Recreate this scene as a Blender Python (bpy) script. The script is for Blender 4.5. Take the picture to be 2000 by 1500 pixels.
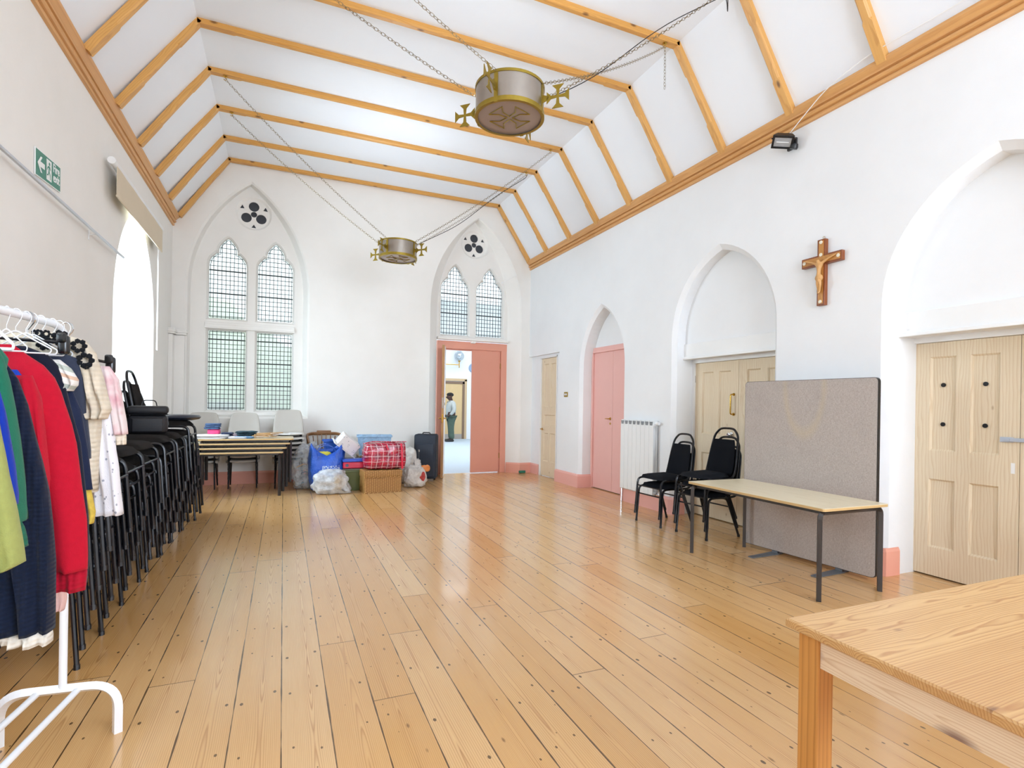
import bpy, bmesh, math, random
from mathutils import Vector, Matrix, noise
from mathutils.geometry import tessellate_polygon

PI = math.pi
SC = bpy.context.scene
COL = SC.collection
for o in list(bpy.data.objects):
    bpy.data.objects.remove(o, do_unlink=True)

# ------------------------------------------------------------------ camera, world, light, exposure
EYE = 1.40
YAW = math.radians(23.159)
ROLL = math.radians(0.9045)
FPX = 1044.34
_r0 = Vector((math.cos(YAW), -math.sin(YAW), 0)); _f0 = Vector((math.sin(YAW), math.cos(YAW), 0)); _u0 = Vector((0, 0, 1))
CR = _r0 * math.cos(ROLL) + _u0 * math.sin(ROLL)
CU = _u0 * math.cos(ROLL) - _r0 * math.sin(ROLL)
cam = bpy.data.cameras.new('camera'); camo = bpy.data.objects.new('camera', cam); COL.objects.link(camo)
cam.sensor_width = 36; cam.lens = FPX / 2000 * 36; cam.shift_y = 41.02 / 2000; cam.clip_start = 0.05; cam.clip_end = 200
camo.matrix_world = Matrix(((CR.x, CU.x, -_f0.x, 0), (CR.y, CU.y, -_f0.y, 0), (CR.z, CU.z, -_f0.z, EYE), (0, 0, 0, 1)))
SC.camera = camo
vs = SC.view_settings
vs.view_transform = 'Standard'; vs.look = 'None'; vs.exposure = 0.29; vs.gamma = 1; vs.use_curve_mapping = False
SC.cycles.use_denoising = True
SC.cycles.max_bounces = 7; SC.cycles.diffuse_bounces = 4; SC.cycles.glossy_bounces = 3; SC.cycles.transparent_max_bounces = 12
SC.cycles.use_adaptive_sampling = True; SC.cycles.adaptive_threshold = 0.07; SC.cycles.adaptive_min_samples = 12
SC.cycles.caustics_reflective = False; SC.cycles.caustics_refractive = False
SC.cycles.sample_clamp_indirect = 8
w = bpy.data.worlds.new('world'); SC.world = w; w.use_nodes = True
w.node_tree.nodes['Background'].inputs[0].default_value = (0.84, 0.92, 1.0, 1)
w.node_tree.nodes['Background'].inputs[1].default_value = 2.2

def area(name, loc, look, sx, sy, power, col):
    l = bpy.data.lights.new(name, 'AREA'); l.shape = 'RECTANGLE'; l.size = sx; l.size_y = sy; l.energy = power; l.color = col
    o = bpy.data.objects.new(name, l); COL.objects.link(o); o.location = loc
    d = Vector(look) - Vector(loc)
    o.rotation_euler = d.to_track_quat('-Z', 'Y').to_euler()
    return o
DAY = (0.745, 0.85, 1.0)
area('daylight_bay_far', (-2.75, 7.87, 2.6), (1.0, 7.4, 2.2), 1.8, 2.6, 300, DAY)
area('daylight_bay_middle', (-2.75, 1.55, 2.6), (1.5, 2.6, 2.0), 1.9, 2.7, 50, DAY)
area('daylight_bay_near', (-2.75, -1.35, 2.6), (1.5, -0.6, 2.0), 1.9, 2.7, 45, DAY)
area('rear_fill_light', (2.8, -3.6, 2.6), (1.2, 4.5, 2.5), 3.2, 3.2, 335, DAY)  # added soft fill from behind the camera, aimed to even the walls
area('hall_fill_light', (5.5, 15.5, 5.3), (5.5, 15.5, 0), 5.0, 7.0, 270, (0.95, 0.97, 1.0))  # added area lamp below the hall ceiling, to brighten the hall
for _k, (_x, _y, _z) in enumerate(((1.575, 3.90, 3.88), (1.50, 7.80, 3.72), (1.5, 0.1, 3.75))):   # added upward fill for the ceiling, in both drums and overhead without a drum
    area('ceiling_fill_light', (_x, _y, _z), (_x, _y, 9.0), 0.42, 0.42, 12, (0.80, 0.90, 1.0))

# ------------------------------------------------------------------ helpers
def lin(h):
    h = h.lstrip('#'); out = []
    for i in (0, 2, 4):
        c = int(h[i:i + 2], 16) / 255
        out.append(c / 12.92 if c <= 0.04045 else ((c + 0.055) / 1.055) ** 2.4)
    return (*out, 1.0)

class NT:
    def __init__(s, name):
        s.m = bpy.data.materials.new(name); s.m.use_nodes = True
        s.t = s.m.node_tree; s.b = s.t.nodes['Principled BSDF']; s.out = s.t.nodes['Material Output']
    def n(s, typ, **kw):
        x = s.t.nodes.new(typ)
        for k, v in kw.items(): setattr(x, k, v)
        return x
    def l(s, a, b): s.t.links.new(a, b)
    def set(s, sock, v):
        if isinstance(v, (int, float)): sock.default_value = v
        elif isinstance(v, (tuple, list)): sock.default_value = v
        else: s.l(v, sock)
    def ma(s, op, a, b=0.0, c=None):
        x = s.n('ShaderNodeMath', operation=op); s.set(x.inputs[0], a); s.set(x.inputs[1], b)
        if c is not None: s.set(x.inputs[2], c)
        return x.outputs[0]
    def xyz(s, coord='Object'):
        tc = s.n('ShaderNodeTexCoord'); sp = s.n('ShaderNodeSeparateXYZ'); s.l(tc.outputs[coord], sp.inputs[0]); return sp.outputs
    def comb(s, x, y, z=0.0):
        c = s.n('ShaderNodeCombineXYZ'); s.set(c.inputs[0], x); s.set(c.inputs[1], y); s.set(c.inputs[2], z); return c.outputs[0]
    def noise(s, vec, scale=5, detail=2, rough=0.5):
        x = s.n('ShaderNodeTexNoise'); 
        if vec is not None: s.l(vec, x.inputs['Vector'])
        x.inputs['Scale'].default_value = scale; x.inputs['Detail'].default_value = detail; x.inputs['Roughness'].default_value = rough
        return x.outputs['Fac']
    def white(s, vec):
        x = s.n('ShaderNodeTexWhiteNoise', noise_dimensions='3D'); s.l(vec, x.inputs['Vector']); return x.outputs['Value']
    def ramp(s, f, stops, mode='LINEAR'):
        x = s.n('ShaderNodeValToRGB'); x.color_ramp.interpolation = mode; e = x.color_ramp.elements
        while len(e) < len(stops): e.new(0.5)
        for i, (p, c) in enumerate(stops):
            e[i].position = p; e[i].color = lin(c) if isinstance(c, str) else (c, c, c, 1)
        s.l(f, x.inputs[0]); return x.outputs[0]
    def mix(s, f, a, b, mode='MIX'):
        x = s.n('ShaderNodeMix', data_type='RGBA', blend_type=mode); s.set(x.inputs[0], f); s.set(x.inputs[6], a); s.set(x.inputs[7], b); return x.outputs[2]
    def bump(s, h, strength=0.2, dist=0.01):
        x = s.n('ShaderNodeBump'); s.l(h, x.inputs['Height']); x.inputs['Strength'].default_value = strength; x.inputs['Distance'].default_value = dist
        s.l(x.outputs[0], s.b.inputs['Normal'])
    def p(s, **kw):
        for k, v in kw.items():
            s.set(s.b.inputs[k.replace('_', ' ')], v)
        return s

def plain(name, hx, rough=0.5, metal=0.0, bump=0, bscale=200, coat=0, vary=0.05, vscale=3, spec=0.5, sheen=0):
    t = NT(name); c = lin(hx)
    tc = t.n('ShaderNodeTexCoord')
    nz = t.noise(tc.outputs['Object'], vscale, 3)
    col = t.mix(nz, tuple(max(0, x * (1 - vary)) for x in c[:3]) + (1,), tuple(min(1, x * (1 + vary)) for x in c[:3]) + (1,))
    t.p(Base_Color=col, Roughness=rough, Metallic=metal, Coat_Weight=coat, Specular_IOR_Level=spec)
    if sheen: t.p(Sheen_Weight=sheen)
    if bump: t.bump(t.noise(tc.outputs['Object'], bscale, 2), bump, 0.004)
    return t.m

def plaster(name, hx, hx2, bump=0.12):
    t = NT(name); tc = t.n('ShaderNodeTexCoord')
    nz = t.noise(tc.outputs['Object'], 1.1, 4, 0.6)
    f = t.ramp(nz, [(0.35, 0.0), (0.7, 1.0)])
    t.p(Base_Color=t.mix(f, lin(hx), lin(hx2)), Roughness=0.75, Specular_IOR_Level=0.25)
    t.bump(t.noise(tc.outputs['Object'], 14, 4, 0.6), bump, 0.01)
    return t.m

def wood(name, light, dark, axis=0, ring=70, rough=0.4, board=0.0, knots=1.0, knotcol='#5a3216', contrast=0.55, coat=0.0, fib=1.0, b0=0.03, c0=-0.05, warp_=0.11, kscale=1.0, tilt=None):
    # axis = the direction of the grain; rings are cylinders around lines running along it
    t = NT(name); X = t.xyz(); oi = t.n('ShaderNodeObjectInfo'); a = t.ma('ADD', X[axis], t.ma('MULTIPLY', oi.outputs['Random'], 7.0)); b = X[(axis + 1) % 3]; c = X[(axis + 2) % 3]
    if tilt:   # grain running in the XZ plane along direction tilt
        a = t.ma('ADD', t.ma('ADD', t.ma('MULTIPLY', X[0], tilt[0]), t.ma('MULTIPLY', X[2], tilt[1])), t.ma('MULTIPLY', oi.outputs['Random'], 7.0)); b = X[1]; c = t.ma('SUBTRACT', t.ma('MULTIPLY', X[0], tilt[1]), t.ma('MULTIPLY', X[2], tilt[0]))
    if board:
        cell = t.ma('FLOOR', t.ma('DIVIDE', b, board)); rnd = t.white(t.comb(cell, 3.3, 1.7))
        b = t.ma('SUBTRACT', b, t.ma('MULTIPLY', t.ma('ADD', cell, t.ma('MULTIPLY', rnd, 1.6)), board))
        off = t.ma('MULTIPLY', rnd, 9.0)
    else:
        off = 0.0; rnd = None
    warp = t.noise(t.comb(t.ma('MULTIPLY', t.ma('ADD', a, off), 1.3), t.ma('MULTIPLY', b, 6), t.ma('MULTIPLY', c, 6)), 1.0, 3, 0.55)
    warp2 = t.ma('MULTIPLY', t.ma('SUBTRACT', warp, 0.5), warp_)
    cx = t.ma('ADD', t.ma('SUBTRACT', b, b0), warp2); cz = t.ma('ADD', t.ma('SUBTRACT', c, c0), warp2)
    r = t.ma('SQRT', t.ma('ADD', t.ma('MULTIPLY', cx, cx), t.ma('MULTIPLY', cz, cz)))
    rings = t.ma('FRACT', t.ma('MULTIPLY', r, ring))
    rf = t.ramp(rings, [(0.0, 0.0), (0.55, 0.25), (0.85, 1.0), (1.0, 0.0)])
    fibre = t.noise(t.comb(t.ma('MULTIPLY', a, 3), t.ma('MULTIPLY', b, 140), t.ma('MULTIPLY', c, 140)), 1.0, 3, 0.6)
    f = t.ma('ADD', t.ma('MULTIPLY', rf, contrast), t.ma('MULTIPLY', t.ma('SUBTRACT', fibre, 0.4), 0.5 * fib))
    f = t.n('ShaderNodeClamp').outputs[0] if False else f
    cl = t.n('ShaderNodeClamp'); t.l(f, cl.inputs[0])
    col = t.mix(cl.outputs[0], lin(light), lin(dark))
    if rnd is not None:
        col = t.mix(t.ma('MULTIPLY', rnd, 0.35), col, lin(dark))
    if knots:
        vo = t.n('ShaderNodeTexVoronoi'); t.l(t.comb(t.ma('MULTIPLY', t.ma('ADD', a, off), 2.6), t.ma('MULTIPLY', b, 5.5), t.ma('MULTIPLY', c, 5.5)), vo.inputs['Vector'])
        vo.inputs['Scale'].default_value = kscale
        k = t.ramp(vo.outputs['Distance'], [(0.0, 1.0), (0.05 * knots, 0.9), (0.12 * knots, 0.0)])
        col = t.mix(t.ma('MULTIPLY', k, 0.85), col, lin(knotcol))
    t.p(Base_Color=col, Roughness=rough, Coat_Weight=coat, Coat_Roughness=0.15)
    t.bump(fibre, 0.08, 0.003)
    return t.m

def glass_clear(name, hx='#eef6f4', f=0.12, rough=0.05):
    t = NT(name); t.t.nodes.remove(t.b)
    tr = t.n('ShaderNodeBsdfTransparent'); tr.inputs[0].default_value = lin(hx)
    g = t.n('ShaderNodeBsdfGlossy'); g.inputs['Roughness'].default_value = rough
    mx = t.n('ShaderNodeMixShader'); mx.inputs[0].default_value = f
    t.l(tr.outputs[0], mx.inputs[1]); t.l(g.outputs[0], mx.inputs[2]); t.l(mx.outputs[0], t.out.inputs[0])
    return t.m

def film(name, hx, opac=0.45, rough=0.2, spots=None):
    # thin plastic film: partly see-through, partly diffuse and glossy
    t = NT(name); tc = t.n('ShaderNodeTexCoord')
    t.p(Base_Color=lin(hx), Roughness=rough, Specular_IOR_Level=0.7)
    nz = t.noise(tc.outputs['Object'], 9, 4, 0.6)
    f = t.ramp(nz, [(0.3, max(0, opac - 0.22)), (0.75, min(1, opac + 0.3))])
    t.bump(t.noise(tc.outputs['Object'], 22, 4, 0.65), 0.9, 0.03)
    tr = t.n('ShaderNodeBsdfTransparent'); mx = t.n('ShaderNodeMixShader')
    t.l(f, mx.inputs[0]); t.l(tr.outputs[0], mx.inputs[1]); t.l(t.b.outputs[0], mx.inputs[2]); t.l(mx.outputs[0], t.out.inputs[0])
    return t.m

OFF = {}
def _origin(p):
    return OFF.get(p.name, Vector((0, 0, 0))) if p is not None else Vector((0, 0, 0))

def obj(name, bm, m, parent=None, smooth=False, recalc=True, label=None, bevel=0, sub=0, solid=0, angle=None):
    if recalc: bmesh.ops.recalc_face_normals(bm, faces=bm.faces)
    me = bpy.data.meshes.new(name)
    og = _origin(parent)
    if og.length: bmesh.ops.translate(bm, verts=bm.verts, vec=-og)
    bm.to_mesh(me); bm.free()
    for mm in (m if isinstance(m, (list, tuple)) else [m]): me.materials.append(mm)
    if smooth:
        for p in me.polygons: p.use_smooth = True
        me.set_sharp_from_angle(angle=math.radians(angle or 40))
    o = bpy.data.objects.new(name, me); COL.objects.link(o)
    if parent is not None:
        o.parent = parent; OFF[o.name] = og
    if label: o['label'] = label
    if bevel:
        b = o.modifiers.new('edge', 'BEVEL'); b.width = bevel; b.segments = 2; b.limit_method = 'ANGLE'; b.angle_limit = math.radians(50)
    if solid:
        b = o.modifiers.new('thick', 'SOLIDIFY'); b.thickness = solid; b.offset = 0
    if sub:
        b = o.modifiers.new('round', 'SUBSURF'); b.levels = sub; b.render_levels = sub
    return o

def thing(name, label, cat, loc=(0, 0, 0), rotz=0.0, group=None, kind=None):
    o = bpy.data.objects.new(name, None); COL.objects.link(o); o.location = loc; o.rotation_euler = (0, 0, rotz)
    o.empty_display_size = 0.1
    if kind: o['kind'] = kind
    else:
        o['category'] = cat
    if label: o['label'] = label
    if group: o['group'] = group
    OFF[o.name] = Vector(loc) if not rotz else Vector((0, 0, 0))
    return o

def tag(o, label, cat, group=None, kind=None):
    o['label'] = label; o['category'] = cat
    if group: o['group'] = group
    if kind: o['kind'] = kind
    return o

def struct(o, label=None):
    o['kind'] = 'structure'
    if label: o['label'] = label
    return o

KIDS = {}
def kids(o): return [c for c in bpy.data.objects if c.parent == o]
def tree(o):
    return (o, [tree(c) for c in kids(o)])
def dup_tree(t, parent=None):
    o, ch = t
    c = o.copy(); COL.objects.link(c)
    if parent is not None: c.parent = parent
    for k in ch: dup_tree(k, c)
    return c

def B(): return bmesh.new()

def box(bm, c, s, rot=None, mat=0):
    hx, hy, hz = s[0] / 2, s[1] / 2, s[2] / 2
    vs_ = [Vector((x, y, z)) for x in (-hx, hx) for y in (-hy, hy) for z in (-hz, hz)]
    if rot is not None: vs_ = [rot @ v for v in vs_]
    V = [bm.verts.new(v + Vector(c)) for v in vs_]
    for f in ((0, 1, 3, 2), (4, 6, 7, 5), (0, 4, 5, 1), (2, 3, 7, 6), (0, 2, 6, 4), (1, 5, 7, 3)):
        bm.faces.new([V[i] for i in f]).material_index = mat
    return V

def rbox(bm, c, s, r=0.01, seg=2, rot=None):
    n0 = len(bm.verts)
    V = box(bm, (0, 0, 0), s)
    es = list({e for v in V for e in v.link_edges})
    res = bmesh.ops.bevel(bm, geom=V + es, offset=r, segments=seg, affect='EDGES', profile=0.5)
    bm.verts.ensure_lookup_table()
    vv = [v for v in bm.verts][n0:]
    for v in vv:
        p = v.co
        if rot is not None: p = rot @ p
        v.co = p + Vector(c)
    return vv

def frames(pts, closed=False):
    n = len(pts); T = []
    for i in range(n):
        a = pts[(i - 1) % n] if (closed or i > 0) else pts[i]; b = pts[(i + 1) % n] if (closed or i < n - 1) else pts[i]
        d = (b - a); T.append(d.normalized() if d.length > 1e-9 else Vector((0, 0, 1)))
    up = Vector((0, 0, 1)) if abs(T[0].z) < 0.9 else Vector((1, 0, 0))
    N = [(up - T[0] * up.dot(T[0])).normalized()]
    for i in range(1, n):
        v = N[-1] - T[i] * N[-1].dot(T[i])
        if v.length < 1e-6: v = T[i].orthogonal()
        N.append(v.normalized())
    return T, N

def tube(bm, pts, r, n=8, closed=False, caps=True, flat=1.0):
    pts = [Vector(p) for p in pts]; T, N = frames(pts, closed); rings = []
    for i, p in enumerate(pts):
        b = T[i].cross(N[i]); rr = r[i] if isinstance(r, (list, tuple)) else r
        rings.append([bm.verts.new(p + (N[i] * math.cos(a) * flat + b * math.sin(a)) * rr) for a in [2 * PI * k / n for k in range(n)]])
    m = len(rings)
    for i in range(m if closed else m - 1):
        A, C = rings[i], rings[(i + 1) % m]
        for k in range(n): bm.faces.new((A[k], A[(k + 1) % n], C[(k + 1) % n], C[k]))
    if caps and not closed:
        bm.faces.new(list(reversed(rings[0]))); bm.faces.new(rings[-1])

def bend(pts, r=0.04, n=5):
    pts = [Vector(p) for p in pts]; out = [pts[0]]
    for i in range(1, len(pts) - 1):
        a, p, b = pts[i - 1], pts[i], pts[i + 1]
        da = (a - p); db = (b - p); d = min(r, da.length * 0.49, db.length * 0.49)
        A = p + da.normalized() * d; C = p + db.normalized() * d
        for k in range(n + 1):
            t = k / n; out.append(A * (1 - t) ** 2 + p * 2 * t * (1 - t) + C * t * t)
    out.append(pts[-1]); return out

def lathe(bm, prof, c=(0, 0, 0), n=24, rot=None, cap=True):
    c = Vector(c); rings = []
    for (r, z) in prof:
        rr = []
        for k in range(n):
            a = 2 * PI * k / n; v = Vector((max(r, 1e-4) * math.cos(a), max(r, 1e-4) * math.sin(a), z))
            if rot is not None: v = rot @ v
            rr.append(bm.verts.new(v + c))
        rings.append(rr)
    for A, C in zip(rings, rings[1:]):
        for k in range(n): bm.faces.new((A[k], A[(k + 1) % n], C[(k + 1) % n], C[k]))
    if cap:
        bm.faces.new(list(reversed(rings[0]))); bm.faces.new(rings[-1])

def loft(bm, loops, closed_ring=True, caps=False):
    R = [[bm.verts.new(Vector(p)) for p in L] for L in loops]
    for A, C in zip(R, R[1:]):
        n = len(A)
        for k in range(n if closed_ring else n - 1):
            bm.faces.new((A[k], A[(k + 1) % n], C[(k + 1) % n], C[k]))
    if caps:
        bm.faces.new(list(reversed(R[0]))); bm.faces.new(R[-1])
    return R

def plate(bm, loops, f3, d0, d1=None):
    """flat sheet with holes; f3(a, b, d) -> point. With d1 it is a closed slab."""
    def sheet(d):
        flat = [Vector((a, b, 0)) for L in loops for (a, b) in L]
        tris = tessellate_polygon([[Vector((a, b, 0)) for (a, b) in L] for L in loops])
        V = [bm.verts.new(f3(v.x, v.y, d)) for v in flat]
        for t in tris:
            try: bm.faces.new([V[i] for i in t])
            except ValueError: pass
        return V
    A = sheet(d0)
    if d1 is not None:
        C = sheet(d1); i = 0
        for L in loops:
            n = len(L)
            for k in range(n): bm.faces.new((A[i + k], A[i + (k + 1) % n], C[i + (k + 1) % n], C[i + k]))
            i += n
    return A

def arch(c, a, spring, apex, n=14):
    """pointed arch from right foot-of-curve over apex to left, without the jambs"""
    r = apex - spring; R = (a * a + r * r) / (2 * a)
    th = math.atan2(r, R - a) if R > a else PI / 2 + math.atan2(a - R, r)
    right = []
    for k in range(n + 1):
        t = th * k / n
        right.append((c + a - R + R * math.cos(t), spring + R * math.sin(t)))
    left = [(2 * c - x, z) for (x, z) in reversed(right[:-1])]
    return right + left

def archloop(c, a, spring, apex, bottom, n=14):
    return [(c + a, bottom)] + arch(c, a, spring, apex, n) + [(c - a, bottom)]

def rect(a0, a1, b0, b1): return [(a0, b0), (a1, b0), (a1, b1), (a0, b1)]
def circ(c, z, r, n=20, ph=0): return [(c + r * math.cos(2 * PI * k / n + ph), z + r * math.sin(2 * PI * k / n + ph)) for k in range(n)]
def grow(L, d):
    n = len(L); ar = sum(L[i][0] * L[(i + 1) % n][1] - L[(i + 1) % n][0] * L[i][1] for i in range(n)); s = 1 if ar > 0 else -1
    out = []
    for i in range(n):
        p, q, r = Vector(L[i - 1]), Vector(L[i]), Vector(L[(i + 1) % n])
        n1 = (q - p).normalized(); n2 = (r - q).normalized()
        v = Vector((n1.y, -n1.x)) + Vector((n2.y, -n2.x))
        if v.length < 1e-6: v = Vector((n1.y, -n1.x))
        v.normalize(); k = max(0.5, v.dot(Vector((n1.y, -n1.x))))
        out.append(tuple(q + v * (s * d / k)))
    return out

def RZ(a): return Matrix.Rotation(a, 3, 'Z')
def RX(a): return Matrix.Rotation(a, 3, 'X')
def RY(a): return Matrix.Rotation(a, 3, 'Y')

def skin(name, joints, edges, m, parent=None, sub=1, smooth=True):
    """joints: {key: (point, rx, ry)}; the first key is the root"""
    me = bpy.data.meshes.new(name); ks = list(joints); ix = {k: i for i, k in enumerate(ks)}
    og = _origin(parent)
    me.from_pydata([tuple(Vector(joints[k][0]) - og) for k in ks], [(ix[a], ix[b]) for a, b in edges], [])
    me.materials.append(m)
    o = bpy.data.objects.new(name, me); COL.objects.link(o)
    if parent is not None: o.parent = parent; OFF[o.name] = og
    sk = o.modifiers.new('skin', 'SKIN'); sk.use_smooth_shade = smooth
    lay = me.skin_vertices[0].data
    for k in ks:
        lay[ix[k]].radius = (joints[k][1], joints[k][2] if len(joints[k]) > 2 else joints[k][1])
        lay[ix[k]].use_root = (ix[k] == 0)
    s = o.modifiers.new('round', 'SUBSURF'); s.levels = sub; s.render_levels = sub
    return o

# ------------------------------------------------------------------ materials of the room
M = {}
M['wall_warm'] = plaster('cream_wall_paint', '#eeebe5', '#f3f0eb')
M['wall_white'] = plaster('white_wall_paint', '#ecedee', '#f1f2f3')
M['ceiling'] = plaster('ceiling_paint', '#eef1f6', '#f1f4f8', 0.05)
M['white'] = plain('white_gloss_paint', '#f0f0ef', 0.35)
M['salmon'] = plain('salmon_paint', '#e8a48f', 0.45, vary=0.04)
M['coral'] = plain('coral_door_paint', '#e9a28b', 0.5, vary=0.03)
M['pink'] = plain('pale_pink_paint', '#eeb9b0', 0.4, vary=0.03)
M['beam'] = wood('pine_beam_wood', '#dba355', '#b97830', 0, 55, 0.4, knots=1.0, contrast=0.45)
M['rafter_r'] = wood('pine_rafter_wood', '#dfaa60', '#bd7e36', 2, 55, 0.4, knots=1.0, contrast=0.45, tilt=(0.555, -0.832))
M['rafter_l'] = wood('pine_rafter_wood_left', '#dfaa60', '#bd7e36', 2, 55, 0.4, knots=1.0, contrast=0.45, tilt=(-0.555, -0.832))
M['beam_y'] = wood('pine_cornice_wood', '#dca76a', '#b97c46', 1, 55, 0.4, knots=0, contrast=0.35, warp_=0.03)
M['strip_z'] = wood('stripped_pine', '#e9d9be', '#cfb288', 2, 45, 0.6, knots=0.6, knotcol='#a07d52', contrast=0.5)
M['brass'] = plain('polished_brass', '#c9a24c', 0.25, 1.0)
M['brass_dull'] = plain('aged_brass', '#a08a3a', 0.42, 0.9, vary=0.15, vscale=30)
M['steel'] = plain('brushed_steel', '#aaa49c', 0.33, 1.0, vary=0.12, vscale=8)
M['chrome'] = plain('chrome', '#d8dade', 0.12, 1.0)
M['black_metal'] = plain('black_enamelled_steel', '#14161b', 0.3, 0.2, spec=0.6)
M['black'] = plain('black_plastic', '#17181b', 0.4)
M['lead'] = plain('window_lead', '#2e3436', 0.55)
M['dark_glass'] = plain('dark_mesh_glass', '#3a3d44', 0.6, bump=0.5, bscale=160)
M['clear'] = glass_clear('clear_glass')

# the floorboards
t = NT('varnished_floorboards'); X = t.xyz()
BW = 0.1985
bx = t.ma('DIVIDE', t.ma('SUBTRACT', X[0], 0.012), BW); cell = t.ma('FLOOR', bx); fx = t.ma('FRACT', bx)
r1 = t.white(t.comb(cell, 1.7, 9.1))
LEN = 3.7
by = t.ma('DIVIDE', t.ma('ADD', X[1], t.ma('MULTIPLY', r1, 11.0)), LEN); celly = t.ma('FLOOR', by); fy = t.ma('FRACT', by)
idn = t.white(t.comb(cell, celly, 4.2)); idn2 = t.white(t.comb(celly, cell, 7.7))
v = t.ma('MULTIPLY', t.ma('SUBTRACT', fx, t.ma('ADD', 0.35, t.ma('MULTIPLY', idn2, 0.3))), BW)
yo = t.ma('ADD', X[1], t.ma('MULTIPLY', idn, 37.0))
wv = t.noise(t.comb(t.ma('MULTIPLY', v, 2.5), t.ma('MULTIPLY', yo, 0.55), idn), 1.0, 1, 0.5)
wv2 = t.noise(t.comb(t.ma('MULTIPLY', v, 14), t.ma('MULTIPLY', yo, 2.2), idn2), 1.0, 1, 0.5)
dep = t.ma('ADD', t.ma('MULTIPLY', t.ma('SUBTRACT', wv, 0.5), 0.14), t.ma('MULTIPLY', t.ma('SUBTRACT', wv2, 0.5), 0.010))
rr = t.ma('SQRT', t.ma('ADD', t.ma('MULTIPLY', v, v), t.ma('MULTIPLY', dep, dep)))
rings = t.ma('FRACT', t.ma('MULTIPLY', rr, t.ma('ADD', 100.0, t.ma('MULTIPLY', idn2, 60.0))))
ringf = t.ramp(rings, [(0.0, 0.0), (0.5, 0.15), (0.82, 1.0), (1.0, 0.0)])
heart = t.ramp(rr, [(0.0, 1.0), (0.012, 0.7), (0.035, 0.0)])
fib = t.noise(t.comb(t.ma('MULTIPLY', X[0], 190), t.ma('MULTIPLY', yo, 4)), 1.0, 3, 0.65)
base = t.ramp(idn, [(0.0, '#dfb277'), (0.35, '#e5bb84'), (0.65, '#d8a86a'), (1.0, '#e9c593')])
base = t.mix(t.ma('MULTIPLY', ringf, t.ma('ADD', 0.36, t.ma('MULTIPLY', heart, 0.35))), base, lin('#935828'))
base = t.mix(t.ma('MULTIPLY', t.ma('SUBTRACT', fib, 0.35), 0.5), base, lin('#b57c42'))
big = t.noise(t.comb(t.ma('MULTIPLY', X[0], 0.9), t.ma('MULTIPLY', X[1], 0.7)), 1.0, 3, 0.6)
base = t.mix(t.ramp(big, [(0.35, 0.0), (0.8, 0.35)]), base, lin('#cb9350'))
# small knots
vo = t.n('ShaderNodeTexVoronoi'); t.l(t.comb(t.ma('ADD', t.ma('MULTIPLY', X[0], 9.0), t.ma('MULTIPLY', idn, 13)), t.ma('MULTIPLY', yo, 3.4)), vo.inputs['Vector']); vo.inputs['Scale'].default_value = 1.0
kn = t.ramp(vo.outputs['Distance'], [(0.0, 1.0), (0.035, 0.8), (0.075, 0.0)])
pick = t.ma('GREATER_THAN', t.white(t.n('ShaderNodeVectorMath').outputs[0] if False else vo.outputs['Position']), 0.55)
base = t.mix(t.ma('MULTIPLY', t.ma('MULTIPLY', kn, pick), 0.75), base, lin('#5f3b1e'))
# nails along the joists, in pairs
J = 0.43
jy = t.ma('DIVIDE', t.ma('ADD', X[1], t.ma('MULTIPLY', idn, 0.035)), J); jc = t.ma('FLOOR', jy)
ny = t.ma('MULTIPLY', t.ma('SUBTRACT', t.ma('FRACT', jy), 0.5), J)
nrm = t.white(t.comb(jc, cell, 2.2))
nx = t.ma('SUBTRACT', t.ma('ABSOLUTE', t.ma('MULTIPLY', t.ma('SUBTRACT', fx, 0.5), BW)), t.ma('ADD', 0.045, t.ma('MULTIPLY', nrm, 0.03)))
ny2 = t.ma('ADD', ny, t.ma('MULTIPLY', t.ma('SUBTRACT', t.white(t.comb(jc, cell, t.ma('GREATER_THAN', fx, 0.5))), 0.5), 0.16))
nd = t.ma('SQRT', t.ma('ADD', t.ma('MULTIPLY', nx, nx), t.ma('MULTIPLY', t.ma('MULTIPLY', ny2, ny2), 0.35)))
nail = t.ma('MULTIPLY', t.ma('LESS_THAN', nd, t.ma('ADD', 0.0035, t.ma('MULTIPLY', nrm, 0.0045))), t.ma('GREATER_THAN', t.white(t.comb(jc, cell, t.ma('ADD', t.ma('GREATER_THAN', fx, 0.5), 5.0))), 0.3))
base = t.mix(t.ma('MULTIPLY', nail, 0.8), base, lin('#35261a'))
# stray specks
vo2 = t.n('ShaderNodeTexVoronoi'); t.l(t.comb(t.ma('MULTIPLY', X[0], 15.0), t.ma('MULTIPLY', X[1], 9.0)), vo2.inputs['Vector']); vo2.inputs['Scale'].default_value = 1.0
sp = t.ma('MULTIPLY', t.ma('LESS_THAN', vo2.outputs['Distance'], 0.05), t.ma('GREATER_THAN', t.white(vo2.outputs['Position']), 0.6))
base = t.mix(t.ma('MULTIPLY', sp, 0.7), base, lin('#4a3320'))
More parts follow.
